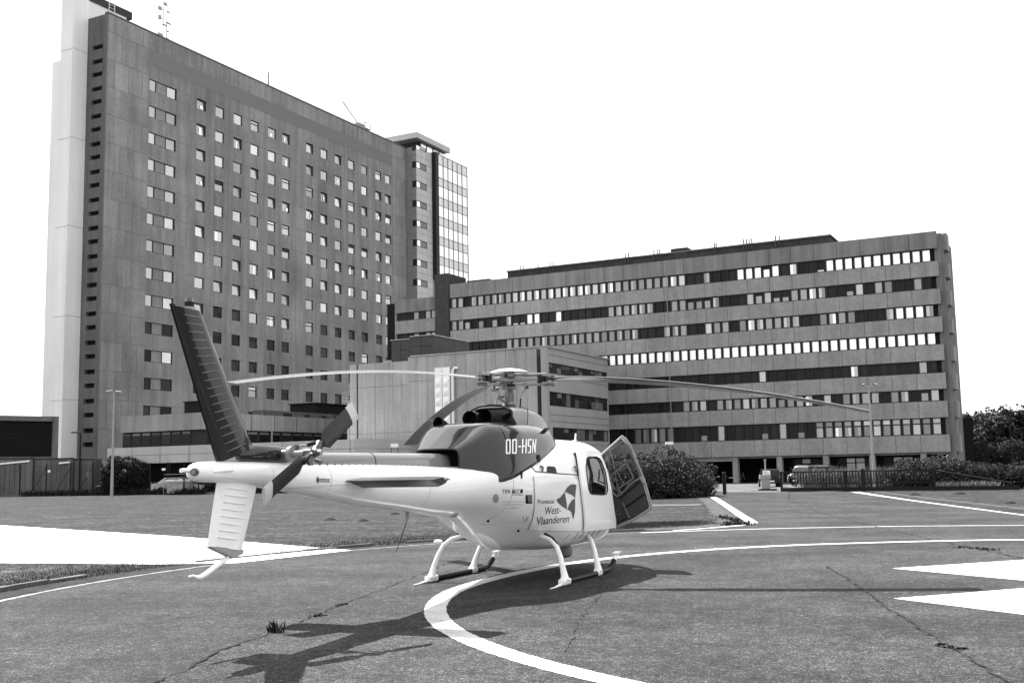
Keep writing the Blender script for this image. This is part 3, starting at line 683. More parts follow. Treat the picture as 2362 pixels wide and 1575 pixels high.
b = MB(); b.box(0, 3.4, -32.03, 0, 4.06, 4.9); b.box(.02, 3.4, -32.0, -.03, 3.2, 4.03); b.box(.1, 14, -32.06, -31.9, 3.2, 4.06); b.box(.1, 14, -32.08, -31.9, 4.09, 4.98); b.box(.15, 14, -31.8, -5, 4.7, 4.86); b.build('white_fascia', m_band, lw)
for k in range(8): inst('fascia_joint', boxmesh(.03, .03, 1.68, m_jointd, 'fascia_joint'), lw, (-.005, -3.6-4*k, 4.05))
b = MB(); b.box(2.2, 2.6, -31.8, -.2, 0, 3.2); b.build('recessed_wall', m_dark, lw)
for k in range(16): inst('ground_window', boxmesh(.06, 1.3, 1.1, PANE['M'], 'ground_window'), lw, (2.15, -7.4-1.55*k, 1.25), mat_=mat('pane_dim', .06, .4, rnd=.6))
def on_lw(pxl, py, u, wv=None):
    d = ray(pxl, py); O_ = Vector((LO[0], LO[1], 0))+W*wv; t = (O_-CAM).dot(W)/d.dot(W); P = CAM+d*t-Vector((LO[0], LO[1], 0)); return (P.dot(T), wv, P.z)
for (x0, x1, y0, y1, lab) in ((606, 672, 950, 962, 'longest low white air handling box on the low roof'), (675, 714, 953, 963, 'second white air handling box on the low roof'), (716, 752, 953, 966, 'third air handling box with open grille on the low roof'), (760, 778, 955, 967, 'smallest air handling box near the sign frame')):
    A0 = on_lw(x0, y1, 0, -9.8); A1 = on_lw(x1, y0, 0, -9.8)
    o = tag(root('roof_unit', LO), lab, 'air handling unit', 'air handling units on the low roof'); ux = A1[0]-A0[0]
    b = MB(); b.box(A0[0], A1[0], -9.8, -8.3, 8.5, 8.5+.62); b.build('casing', m_conc, o)
    b = MB(); b.box(A0[0]+.1, A1[0]-.1, -9.7, -8.4, 8.4, 8.5); b.box(A1[0]-ux*.3, A1[0]-.05, -9.83, -9.79, 8.55, 8.85); b.build('base', m_frame, o)
o = tag(root('roof_shed', LO), 'flat black shed on the low roof near the tower', 'shed'); A0 = on_lw(728, 956, 0, -8); A1 = on_lw(822, 930, 0, -8)
b = MB(); b.box(A0[0], A1[0]+4, -8, -4, 8.3, A1[2]-.4); b.box(A0[0]-.2, A1[0]+4.2, -8.2, -3.8, A1[2]-.4, A1[2]-.3); b.build('wall', m_dark, o)
o = tag(root('roof_shed', LO), 'black box shed on the low roof just behind the fin', 'shed'); b = MB(); b.box(4.5, 8.5, -9.3, -6.5, 8.3, 9.7); b.box(4.4, 8.6, -9.4, -6.4, 9.7, 9.8); b.build('wall', m_dark, o)
A0 = dep(804, 952, 112); A1 = dep(804, 925, 112)
o = tag(empty('sign_frame', (A0.x, A0.y, 0), PHI-pi/2), 'pale wire frame sign on a pole above the low roof', 'sign frame')
b = MB(); b.tube([(0, 0, 3), (0, 0, A1.z)], .12, 6); b.build('pole', m_pole, o)
b = MB(); x0 = -.72; x1 = .72; z0 = A1.z; z1_ = z0+.9
for x in (x0, -.25, .2, x1): b.tube([(x, 0, z0), (x, 0, z1_)], .03, 4)
for z in (z0, z0+.3, z0+.6, z1_): b.tube([(x0, 0, z), (x1, 0, z)], .03 if z > z0 else .06, 4)
b.build('grid', m_pole, o)
# --- dark louvred plant building far left
P1 = Vector((-51.94, 126.0, 0)); P0 = Vector((-56.6, 121.6, 0)); dv = (P1-P0).normalized()
lv = tag(empty('louvred_plant', (P1.x, P1.y, 0), atan2(dv.y, dv.x)), 'black louvred plant building at the left edge', 'plant building')
b = MB(); b.box(-14, 0, 0, 6, 8.29, 8.85); b.box(-.66, 0, .0, 6, 0, 8.28); b.box(-14, -.67, 0, 1, 3.7, 4.3); b.build('concrete_frame', mat('dark_streaked_concrete', .13, .9, noise=.2, streak=.3), lv)  # darker concrete with vertical streaks
b = MB(); b.box(-14, -.67, .45, .5, 0, 8.28); b.build('back_panel', m_dark, lv)
for k in range(24): inst('louvre', boxmesh(13.3, .22, .03, m_frame, 'louvre'), lv, (-7.35, .25, 4.42+k*.163), (radians(35), 0, 0))
# ---------------------------------------------------------------- helicopter (local x = nose, y = port, z = up; origin under the mast)
HM = Vector((-.06, 17.2, 0)); HD = radians(23.5)
heli = tag(empty('helicopter', HM, pi/2-HD), 'white and dark rescue helicopter standing on its skids with one cabin door open', 'helicopter')
HMAT = Matrix.Translation(HM) @ Matrix.Rotation(pi/2-HD, 4, 'Z'); HINV = HMAT.inverted()
LT = [(.40, .70), (.5, .80), (.68, .92), (.8, .95), (1.35, .96), (1.6, .945), (1.9, .87), (2.0, .83), (2.17, .55)]
def Lp(z):
    for (a, p), (c, q) in zip(LT, LT[1:]):
        if z <= c: return p+(q-p)*max(0, (z-a)/(c-a))
    return .5
KINDS_ = {
 'boom': [(cos(radians(-90+15*j)), (1+sin(radians(-90+15*j)))/2) for j in range(13)],
 'vee': list(zip((0, .17, .33, .5, .66, .8, .93, 1, .985, .92, .80, .45, 0), (0, .03, .09, .16, .23, .32, .47, .66, .82, .91, .97, .995, 1))),
 'deck': list(zip((0, .5, .76, .88, .96, .99, 1, .985, .93, .82, .62, .3, 0), (0, 0, .04, .12, .22, .35, .66, .86, .93, .97, .99, 1, 1))),
 'cab': list(zip((0, .5, .76, .88, .955, .985, 1, .985, .91, .84, .64, .32, 0), (0, 0, .03, .09, .15, .24, .53, .67, .84, .905, .965, .99, 1)))}
def prof(mix, bz, tz, hw):
    out = []
    for j in range(13):
        y = sum(KINDS_[k][j][0]*f for k, f in mix.items())*hw; z = bz+(tz-bz)*sum(KINDS_[k][j][1]*f for k, f in mix.items()); out.append((y, z))
    return out
def pchip(xs, ys, x):
    n = len(xs); i = 0
    while i < n-2 and x > xs[i+1]: i += 1
    def sl(i): return (ys[i+1]-ys[i])/(xs[i+1]-xs[i])
    def d(i):
        if i == 0: return sl(0)
        if i == n-1: return sl(n-2)
        a, b_ = sl(i-1), sl(i)
        return 0 if a*b_ <= 0 else 2*a*b_/(a+b_)
    h_ = xs[i+1]-xs[i]; t = (x-xs[i])/h_; t2, t3 = t*t, t*t*t
    return ys[i]*(2*t3-3*t2+1)+h_*d(i)*(t3-2*t2+t)+ys[i+1]*(-2*t3+3*t2)+h_*d(i+1)*(t3-t2)
def lofted(keys, xs, sub=2):   # keys: (x, [(y,z)*n]) half profiles bottom->top; returns rings, mirrored
    kx = [k[0] for k in keys]; n = len(keys[0][1]); rings = []
    for x in xs:
        hp = [(pchip(kx, [k[1][j][0] for k in keys], x), pchip(kx, [k[1][j][1] for k in keys], x)) for j in range(n)]
        fine = []
        for j in range(n-1):
            p0 = hp[max(j-1, 0)] if j else (-hp[1][0], hp[1][1]); p1 = hp[j]; p2 = hp[j+1]; p3 = hp[j+2] if j+2 < n else (-hp[n-2][0], hp[n-2][1])
            for s_ in range(sub):
                t = s_/sub
                fine.append(tuple(.5*(2*p1[c]+(-p0[c]+p2[c])*t+(2*p0[c]-5*p1[c]+4*p2[c]-p3[c])*t*t+(-p0[c]+3*p1[c]-3*p2[c]+p3[c])*t**3) for c in (0, 1)))
        fine.append(hp[-1])
        rings.append([(x, -y, z) for y, z in fine]+[(x, y, z) for y, z in fine[-2:0:-1]])
    return rings
bk = [(-7.45, dict(boom=1), 1.66, 1.74, .035), (-7.42, dict(boom=1), 1.625, 1.775, .075), (-7.32, dict(boom=1), 1.605, 1.795, .10), (-7.0, dict(boom=1), 1.595, 1.80, .115),
      (-6.0, dict(boom=1), 1.49, 1.795, .165), (-4.66, dict(boom=1), 1.30, 1.79, .235), (-3.34, dict(boom=.9, vee=.1), 1.165, 1.76, .345), (-2.8, dict(boom=.7, vee=.3), 1.10, 1.74, .45),
      (-2.35, dict(boom=.4, vee=.6), 1.055, 1.73, .55), (-1.9, dict(vee=1), .97, 1.74, .68), (-1.6, dict(vee=1), .865, 1.76, .77), (-1.3, dict(vee=1), .72, 1.77, .85), (-1.05, dict(vee=1), .605, 1.79, .90), (-.8, dict(vee=.9, deck=.1), .53, 1.84, .93),
      (-.5, dict(vee=.65, cab=.35), .49, 1.96, .945), (-.2, dict(vee=.4, cab=.6), .46, 2.06, .955), (.05, dict(vee=.18, cab=.82), .45, 2.12, .96), (.4, dict(cab=1), .445, 2.16, .96), (.8, dict(cab=1), .44, 2.17, .96), (1.6, dict(cab=1), .44, 2.16, .955), (2.1, dict(cab=1), .45, 2.07, .92),
      (2.6, dict(cab=1), .49, 1.80, .80), (3.0, dict(cab=1), .58, 1.45, .62), (3.25, dict(cab=1), .70, 1.20, .42), (3.4, dict(cab=1), .82, 1.06, .20), (3.44, dict(cab=1), .9, .98, .04)]
bkeys = [(k[0], prof(k[1], k[2], k[3], k[4])) for k in bk]
xs = [-7.45, -7.435, -7.42, -7.38]+[-7.32+.16*i for i in range(0, 36)]+[-1.6+.07*i for i in range(0, 72)]; xs = [x for x in xs if x < 3.43]+[3.43]
def opening(c):     # window and door openings in the cabin sides
    if 0.62 < c.x < 1.62 and 1.20 < c.z < 1.86 and abs(c.y) > .6: return True
    if 1.9+.0 < c.x < 2.62 and .72 < c.z < 1.9-.0*(c.x) and c.z < 1.95-(c.x-1.9)*.35 and abs(c.y) > .5: return True
    return False
rings = lofted(bkeys, xs, 3)
b = MB(); b.loft(rings, h_white, skip=opening)
# windscreen faces get glass
gm = b.midx(h_glass)
for i, f in enumerate(b.f):
    c = sum((Vector(b.v[j]) for j in f), Vector())/len(f)
    if c.x > 2.02+.0 and c.z > 1.02 and (c.z > 1.35 or c.x > 2.65) and c.x < 3.3 and abs(c.y) > .03 and len(f) == 4 and not (2.6 < c.x < 2.68): b.mi[i] = gm
body = b.build('fuselage', None, heli, smooth=True, autos=35)
body_b = (list(b.v), list(b.f))
BB = BVHTree.FromPolygons([Vector(v) for v in body_b[0]], body_b[1])
def BS(x, z, o=.0):
    h_ = BB.ray_cast(Vector((x, -3, z)), Vector((0, 1, 0)))
    if h_[0] is None: return Vector((x, -.9, z))
    n = h_[1] if h_[1].y < 0 else -h_[1]
    return h_[0]+n*o
CL = HINV@CAM
def PX(x, y):     # photo pixel -> the (x, z) of the body surface seen there
    d = (HINV.to_3x3()@ray(x, y)).normalized(); h_ = BB.ray_cast(CL, d)
    return (h_[0].x, h_[0].z) if h_[0] else (0, 1)
zB0 = lambda x, y: PX(900+x/2.8, 820+y/2.8)
# interior
inn = MB(); inn.box(.35, 2.6, -.74, .74, .66, .70, h_trimd); inn.box(.05, .12, -.74, .74, .75, 1.85, h_trimd)
inn.box(.12, 2.0, -.5, .5, 1.98, 2.02, h_trim); inn.box(2.62, 2.85, -.45, .45, .66, 1.22, h_trimd); inn.build('cabin_interior', None, body)
def seat(x, y):
    q = MB(); q.obox((x+.22, y, .98), Vector((1, 0, 0)), Vector((0, 1, 0)), Vector((0, 0, 1)), .48, .44, .14, h_seat)
    q.obox((x-.06, y, 1.32), Vector((1, 0, .15)).normalized(), Vector((0, 1, 0)), Vector((-.2, 0, 1)).normalized(), .11, .44, .66, h_seat)
    q.obox((x-.13, y, 1.72), Vector((1, 0, 0)), Vector((0, 1, 0)), Vector((-.1, 0, 1)).normalized(), .08, .26, .18, h_trimd)
    q.box(x, x+.4, y-.18, y+.18, .66, .9, h_trimd)
    q.build('seat', None, body, bevel=.03)
for x, y in ((1.45, -.42), (1.45, .42), (.42, -.42), (.42, .05), (.42, .5)): seat(x, y)
# curved side panels ---------------------------------------------------
def inpoly(p, poly):
    r_ = False; n = len(poly)
    for i in range(n):
        x0, y0 = poly[i]; x1, y1 = poly[(i+1) % n]
        if (y0 > p[1]) != (y1 > p[1]) and p[0] < (x1-x0)*(p[1]-y0)/(y1-y0)+x0: r_ = not r_
    return r_
def resample(poly, step):
    out = []
    for i in range(len(poly)):
        a, c = poly[i], poly[(i+1) % len(poly)]; n = max(1, int(math.hypot(c[0]-a[0], c[1]-a[1])/step))
        out += [(a[0]+(c[0]-a[0])*k/n, a[1]+(c[1]-a[1])*k/n) for k in range(n)]
    return out
def cut_panel(name, outer, holes, off, thick, m_, parent, side=-1, step=.09, fmap=None):
    fmap = fmap or (lambda x, z, o: (x, side*(Lp(z)+o), z))
    outer = resample(outer, step); holes = [resample(h_, step*.6) for h_ in holes]
    pts = []; edges = []
    for lp in [outer]+holes:
        o = len(pts); pts += lp; edges += [(o+i, o+(i+1) % len(lp)) for i in range(len(lp))]
    x0 = min(p[0] for p in outer); x1 = max(p[0] for p in outer); z0 = min(p[1] for p in outer); z1_ = max(p[1] for p in outer)
    nx, nz = int((x1-x0)/step), int((z1_-z0)/step)
    for i in range(1, nx):
        for j in range(1, nz):
            p = (x0+(x1-x0)*i/nx, z0+(z1_-z0)*j/nz)
            if inpoly(p, outer) and not any(inpoly(p, h_) for h_ in holes): pts.append(p)
    r_ = delaunay_2d_cdt([Vector(p) for p in pts], edges, [], 0, 1e-5)
    V2, F2 = r_[0], r_[2]; keep = []
    for f in F2:
        c = (sum(V2[i].x for i in f)/len(f), sum(V2[i].y for i in f)/len(f))
        if inpoly(c, outer) and not any(inpoly(c, h_) for h_ in holes): keep.append(tuple(f))
    q = MB(); n = len(V2)
    V = [fmap(v.x, v.y, off+thick) for v in V2]+[fmap(v.x, v.y, off) for v in V2]
    Fq = keep+[tuple(i+n for i in f[::-1]) for f in keep]
    ec = {}
    for f in keep:
        for i in range(len(f)):
            e = (f[i], f[(i+1) % len(f)]); k = tuple(sorted(e)); ec.setdefault(k, []).append(e)
    for k, l in ec.items():
        if len(l) == 1: a, c = l[0]; Fq.append((a, a+n, c+n, c))
    q.add(V, Fq); o = q.build(name, m_, parent, smooth=True, autos=30)
    o['_k'] = 0; del o['_k']
    return o, q
def outline(name, loop, r_, off, m_, parent, side=-1, fmap=None, closed=True):
    fmap = fmap or (lambda x, z, o: (x, side*(Lp(z)+o), z))
    L2 = resample(loop, .05) if closed else loop
    P_ = [fmap(x, z, off) for x, z in L2]
    if closed: P_.append(P_[0])
    q = MB(); q.tube(P_, r_, 5, cap=not closed); return q.build(name, m_, parent, smooth=True)
SL = [(.58, .70), (.52, 1.02), (.44, 1.26), (.38, 1.55), (.44, 1.74), (.50, 1.89), (.62, 1.965), (1.04, 1.985), (1.52, 1.94), (1.65, 1.79), (1.72, 1.56), (1.86, 1.23), (1.97, .94), (2.13, .67)]
WN = [(.79, 1.77), (.83, 1.82), (.93, 1.85), (1.33, 1.855), (1.46, 1.83), (1.53, 1.77), (1.585, 1.56), (1.615, 1.36), (1.60, 1.29), (1.54, 1.255), (1.39, 1.245), (.85, 1.27), (.75, 1.29), (.69, 1.35), (.65, 1.57), (.70, 1.70)]
sdoor, q1 = cut_panel('sliding_door', SL, [WN], .035, .03, h_white, heli)
outline('window_seal', WN, .011, .066, h_rubber, sdoor)
outline('door_seal', SL[-6:], .012, .04, h_rubber, sdoor, closed=False)
cut_panel('door_window', [(x, z) for x, z in WN], [], .040, .006, h_glass2, sdoor)
LD = [zB0(*p) for p in ((920, 784), (1040, 788), (1208, 796), (1232, 880), (1250, 1000), (1252, 1132), (1120, 1128), (1000, 1125), (890, 1119), (906, 1085), (918, 1050), (926, 1000), (930, 950), (928, 860))]
ldoor, q2 = cut_panel('locker_door', LD, [], .004, .012, h_white, heli, fmap=BS)
outline('panel_gap', LD, .0035, .010, h_rubber, ldoor, fmap=BS)
q = MB(); q.tube([BS(*zB0(*p), .006) for p in ((912, 718), (935, 748), (1000, 754), (1100, 762), (1212, 770))], .007, 5); q.build('sill_line', h_rubber, ldoor)
cut_panel('black_window', [zB0(*p) for p in ((1010, 752), (1010, 720), (1018, 715), (1058, 718), (1066, 730), (1072, 757))], [], .006, .006, h_black, body, step=.05, fmap=BS)
cut_panel('door_gap', [zB0(*p) for p in ((1180, 630), (1214, 626), (1214, 768), (1205, 760), (1200, 690), (1192, 650))], [], .006, .006, h_black, body, step=.05, fmap=BS)
for px_ in (970, 1186):
    a_, c_ = zB0(px_, 716), zB0(px_+6, 748)
    q = MB(); q.tube([BS(*a_, .01), BS((a_[0]+c_[0])/2, (a_[1]+c_[1])/2, .04), BS(*c_, .02)], .018, 6); q.build('door_latch', h_trim, ldoor, smooth=True)
# port side doors, closed
pd, _ = cut_panel('sliding_door', SL, [WN], .035, .03, h_white, heli, side=1)
cut_panel('door_window', WN, [], .040, .006, h_glass, pd, side=1)
FD = [(2.16, .68), (2.02, .94), (1.92, 1.23), (1.78, 1.56), (1.72, 1.85), (2.0, 1.88), (2.35, 1.62), (2.6, 1.25), (2.66, .85), (2.55, .70)]
FWN = [(2.1, 1.12), (1.97, 1.3), (1.86, 1.6), (1.84, 1.77), (2.0, 1.78), (2.25, 1.58), (2.48, 1.22), (2.45, 1.12)]
pf = lambda x, z, o: (x, Lp(z)*(1-.22*max(0, (x-1.9))**1.6)+o, z)
pf_, _ = cut_panel('front_door', FD, [FWN], .0, .03, h_white, heli, side=1, fmap=pf)
cut_panel('door_window', FWN, [], .01, .006, h_glass, pf_, fmap=pf)
# open starboard front door: a shell of its own plane swung out on its hinge line
HB, OB, OT = Vector((2.25, -.93, .66)), Vector((2.3, -1.56, .97)), Vector((2.0, -1.19, 2.2))
ex = (OB-HB).normalized(); nrm = ex.cross(OT-HB).normalized(); ey = nrm.cross(ex)
if nrm.x < 0: nrm = -nrm
def d2(p): p = Vector(p)-HB; return (p.dot(ex), p.dot(ey))
def dmap(x, z, o): return HB+ex*x+ey*z+nrm*o
DO = [(1.80, -.60, 1.70), (1.99, -.81, 1.90), (1.99, -.96, 2.02), (2.0, -1.12, 2.15), (2.0, -1.18, 2.2), (2.02, -1.23, 2.16), (2.04, -1.29, 2.07), (2.11, -1.38, 1.78), (2.19, -1.48, 1.47), (2.25, -1.53, 1.21), (2.3, -1.56, 1.03), (2.3, -1.55, .98), (2.28, -1.25, .80), (2.25, -.93, .67), (2.23, -.70, .62), (2.15, -.66, 1.0), (2.0, -.62, 1.4)]
DW = [(2.05, -.70, 1.60), (2.01, -.84, 1.84), (2.01, -1.01, 2.0), (2.01, -1.14, 2.09), (2.02, -1.19, 2.11), (2.04, -1.25, 2.05), (2.1, -1.34, 1.83), (2.15, -1.41, 1.58), (2.17, -1.42, 1.50), (2.16, -1.36, 1.47), (2.16, -1.27, 1.42), (2.17, -1.07, 1.23), (2.16, -1.0, 1.20), (2.14, -.95, 1.25), (2.12, -.92, 1.36), (2.08, -.82, 1.50)]
DO2 = [d2(p) for p in DO]; DW2 = [d2(p) for p in DW]
od, _ = cut_panel('front_door', DO2, [DW2], -.0, .035, h_white, heli, fmap=dmap)
od['label'] = 'open front door showing its grey inner side'
# inner trim (faces aft, towards the camera)
DI2 = [(x*.93+.02, z*.95+.03) for x, z in DO2]
cut_panel('inner_lining', DI2, [DW2], -.018, .016, mat('door_lining', .055, .6, noise=.1, nscale=5), od, fmap=dmap)
outline('door_rim', DO2, .020, -.012, mat('door_rim_grey', .30, .45), od, fmap=dmap)
outline('window_seal', DW2, .016, -.022, mat('seal_grey', .15, .5), od, fmap=dmap)
cut_panel('door_window', DW2, [], .012, .006, h_glass, od, fmap=dmap)
VW = [d2(p) for p in ((2.08, -.9, 1.53), (2.09, -1.21, 1.75), (2.16, -1.31, 1.5), (2.14, -.99, 1.3))]
outline('vent_window', VW, .013, -.012, mat('seal_grey', .15, .5), od, fmap=dmap)
q = MB(); a_ = [(VW[1][0]*.45+VW[0][0]*.55, VW[1][1]*.45+VW[0][1]*.55), (VW[2][0]*.45+VW[3][0]*.55, VW[2][1]*.45+VW[3][1]*.55)]; q.tube([dmap(*a_[0], -.015), dmap(*a_[1], -.015)], .009, 5); q.build('vent_divider', MATS['seal_grey'], od)
def dstrip(name, p0, p1, r_, m_, o=-.035):
    q = MB(); q.tube([dmap(*d2(p0), o), dmap(*d2(p1), o)], r_, 6); return q.build(name, m_, od, smooth=True)
dstrip('map_pocket_strap', (2.22, -1.12, 1.01), (2.23, -1.47, 1.24), .012, h_black)
dstrip('pocket_edge', (2.2, -1.09, 1.10), (2.26, -1.18, .84), .013, MATS['seal_grey'])
dstrip('lower_rib', (2.24, -.92, .75), (2.26, -1.15, .84), .008, h_black); dstrip('window_track', (2.17, -1.05, 1.17), (2.18, -1.40, 1.44), .010, h_black)
q = MB(); p = d2((2.18, -1.455, 1.47)); q.obox(dmap(*p, -.035), ex, ey, nrm, .05, .12, .03); q.build('latch_plate', MATS['door_rim_grey'], od, bevel=.006)
q = MB(); p = d2((2.19, -1.0, .93)); q.tube([dmap(p[0]+.035*cos(t*.6), p[1]+.045*sin(t*.6), -.03) for t in range(11)], .006, 5, cap=False); q.build('pull_ring', MATS['seal_grey'], od)
# body panel seams
m_seam = mat('seam_grey', .30, .6)
for xs_ in (-1.62, -3.32, -5.35, -6.35):
    zs = [z for z in [.6+.05*k for k in range(24)] if BB.ray_cast(Vector((xs_, -3, z)), Vector((0, 1, 0)))[0] is not None]
    q = MB(); q.tube([BS(xs_+(.10*(1.3-z) if xs_ > -2 else 0), z, .0005) for z in zs], .003, 4); q.build('panel_seam', m_seam, body)
q = MB(); q.tube([BS(x, 1.56+.012*(x+3), .0005) for x in [-3.3-.25*k for k in range(14)]], .0025, 4); q.build('panel_seam', m_seam, body)
q = MB(); q.tube([BS(x, .93+.02*(x+1), .0005) for x in [-1.6+.1*k for k in range(10)]], .0025, 4); q.build('panel_seam', m_seam, body)
# ---- engine cowling
def boxprof(zb, zt, hw, n=13, e=3.2, skew=0.0):
    out = []
    for j in range(n):
        a = radians(-90+180*j/(n-1)); cy = abs(cos(a))**(2/e); cz = (1 if sin(a) > 0 else -1)*abs(sin(a))**(2/e)
        out.append((cy*hw*(1-skew*(cz+1)/2), (zb+zt)/2+(zt-zb)/2*cz))
    return out
ck = [(-2.46, boxprof(1.62, 1.975, .34, e=6)), (-2.34, boxprof(1.54, 2.03, .43, e=7, skew=.12)), (-2.15, boxprof(1.44, 2.12, .58, e=7, skew=.22)), (-1.95, boxprof(1.42, 2.22, .70, e=7, skew=.28)), (-1.75, boxprof(1.44, 2.31, .79, e=6, skew=.30)), (-1.5, boxprof(1.48, 2.35, .86, e=5, skew=.30)), (-1.0, boxprof(1.58, 2.37, .895, e=3.8, skew=.28)),
      (-.5, boxprof(1.70, 2.385, .885, e=3.2, skew=.26)), (-.05, boxprof(1.79, 2.37, .83, e=2.8, skew=.2)), (.2, boxprof(1.86, 2.31, .74, e=2.5, skew=.15)), (.38, boxprof(1.94, 2.2, .58, e=2.2)), (.44, boxprof(1.99, 2.1, .36, e=2))]
cx_ = [-2.46+.08*i for i in range(37)]; cx_ = [x for x in cx_ if x < .44]+[.44]
rings = lofted(ck, cx_, 3)
b = MB(); b.loft(rings, h_dark, cap=False); n_ = len(rings[0])
b.add(rings[-1], [tuple(range(n_))], h_dark)
cy0 = sum(p[1] for p in rings[0])/n_; cz0 = sum(p[2] for p in rings[0])/n_
r2 = [(x, cy0+(y-cy0)*.93, cz0+(z-cz0)*.90) for x, y, z in rings[0]]; r3 = [(x+.5, y, z) for x, y, z in r2]
b.loft([rings[0], r2], h_dark, cap=False); b.loft([r2, r3], h_black, cap=False); b.add(r3, [tuple(range(n_))], h_black)
cowl = b.build('engine_cowling', None, heli, smooth=True, autos=50); cowl_b = (list(b.v), list(b.f))
q = MB(); CB = BVHTree.FromPolygons([Vector(v) for v in cowl_b[0]], cowl_b[1])
CS = lambda x, z, o=.004: (lambda h_: (h_[0]-Vector((0, 1, 0))*o) if h_[0] else Vector((x, -.6, z)))(CB.ray_cast(Vector((x, -3, z)), Vector((0, 1, 0))))
q.tube([CS(-1.62, z) for z in (1.56, 1.7, 1.85, 2.0, 2.12, 2.2, 2.27)], .004, 4); q.build('panel_seam', h_rubber, cowl)
for (x, z, r_) in ((-.83, 1.83, .055),):
    q = MB(); q.tube([CS(x, z, -.05), CS(x, z, .012)], r_, 16); q.build('drain_port', h_black, cowl, smooth=True)
for (x, z) in ((-1.45, 1.60), (-.75, 1.75), (-.25, 1.86)):
    q = MB(); q.obox(CS(x, z, .006), Vector((1, 0, 0)), Vector((0, 1, 0)), Vector((.2, 0, 1)).normalized(), .03, .04, .11); q.build('cowl_latch', h_rubber, cowl)
q = MB(); q.obox(CS(-.22, 2.24, .0), Vector((1, 0, 0)), Vector((0, 1, -.75)).normalized(), Vector((0, .75, 1)).normalized(), .17, .17, .02); q.build('air_intake', h_black, cowl, bevel=.01)
# transmission fairing behind and below the mast
fk = [(-.62, boxprof(2.25, 2.605, .33, e=5)), (-.2, boxprof(2.25, 2.615, .325, e=5)), (.3, boxprof(2.2, 2.585, .315, e=6)), (.60, boxprof(2.15, 2.545, .305, e=6)), (.72, boxprof(2.13, 2.50, .30, e=6)), (1.0, boxprof(2.08, 2.34, .27, e=5)), (1.3, boxprof(2.05, 2.18, .24, e=4)), (1.5, boxprof(2.04, 2.13, .20, e=3))]
rings = lofted(fk, [-.62+.08*i for i in range(27)], 2)
b = MB(); b.loft(rings, h_grey, cap=False); b.add(rings[-1], [tuple(range(len(rings[0])))], h_grey); r2 = [(x+.12, y*.94, 2.44+(z-2.44)*.9) for x, y, z in rings[0]]
b.loft([rings[0], r2], h_rubber, cap=False); b.add(r2, [tuple(range(len(r2)))], h_metald)
fair = b.build('transmission_fairing', None, heli, smooth=True, autos=45)
q = MB(); q.tube([(-.66, -.33, 2.42), (-.70, -.31, 2.56), (-.71, -.18, 2.625), (-.72, 0, 2.64), (-.71, .18, 2.63), (-.70, .32, 2.575), (-.68, .40, 2.50)], .016, 6); q.build('fairing_lip', h_rubber, fair, smooth=True)
q = MB(); q.tube([(-.15, -.355, 2.34), (-.12, -.36, 2.5), (-.10, -.345, 2.60), (-.08, -.2, 2.645)], .006, 4); q.build('panel_seam', h_rubber, fair)
def pipe(name, p0, p1, p2, r0, r1, lab=None):
    q = MB(); a = Vector(p0); d = (Vector(p1)-a).normalized()
    q.tube([p0, p1, p2], [r0, r0*.95, r1], 20, h_rubber, cap=False); q.tube([a-d*.004, a+d*.25], [r0*.9, r0*.8], 20, h_black, cap=False); q.tube([a+d*.22, a+d*.25], r0*.82, 20, h_black)
    q.tube([a-d*.005, a+d*.012], [r0*1.03, r0*1.03], 20, h_rubber, cap=False)
    o = q.build(name, None, heli, smooth=True); return o
pipe('exhaust_pipe', (-1.02, .20, 2.435), (-.8, .20, 2.43), (-.5, .22, 2.38), .115, .12); pipe('exhaust_pipe', (-.98, -.03, 2.455), (-.75, -.05, 2.44), (-.45, -.08, 2.38), .112, .12)
pipe('vent_pipe', (-1.02, -.40, 2.44), (-.93, -.43, 2.34), (-.84, -.48, 2.20), .083, .05); pipe('vent_pipe', (-1.62, .42, 2.37), (-1.5, .40, 2.33), (-1.4, .38, 2.25), .08, .06)
# ---- tail: drive shaft cover, gearbox fairing, fins, stabiliser, skid
def halfoval(x, hw, zb, zt, n=14): return [(x, -hw*cos(pi*k/(n-1))*(1 if k not in (0, n-1) else 1), zb+(zt-zb)*max(0.0, sin(pi*k/(n-1)))**.6) for k in range(n)]
b = MB(); b.loft([halfoval(x, hw, zb, zt) for x, hw, zb, zt in ((-5.75, .10, 1.76, 1.90), (-4.0, .105, 1.74, 1.905), (-2.3, .12, 1.70, 1.91))]); sc_ = b.build('drive_shaft_cover', mat('cover_sky_sheen', .19, .3, coat=.7), heli, smooth=True)  # base colour lightened to stand in for sky reflected in dark paint
for x in (-4.25, -2.9): q = MB(); q.loft([halfoval(x, .108, 1.74, 1.908), halfoval(x+.012, .108, 1.74, 1.908)]); q.build('cover_seam', h_rubber, sc_)
for k in range(22):
    x = -5.6+.15*k; q = MB(); q.obox((x, -.108-.004*(k/22), 1.765-.003*k/2), Vector((1, 0, 0)), Vector((0, 1, 0)), Vector((0, 0, 1)), .018, .012, .02); q.build('fastener', h_rubber, sc_)
b = MB(); b.loft([boxr for boxr in [[(x, y, z) for y, z in [(hw*cos(2*pi*k/20), zc+hz*sin(2*pi*k/20)) for k in range(20)]] for x, hw, hz, zc in ((-6.75, .03, .05, 1.86), (-6.5, .07, .10, 1.87), (-6.2, .09, .105, 1.865), (-5.85, .075, .075, 1.88), (-5.78, .05, .05, 1.885))]])
gb = b.build('tail_gearbox_fairing', h_dark, heli, smooth=True)
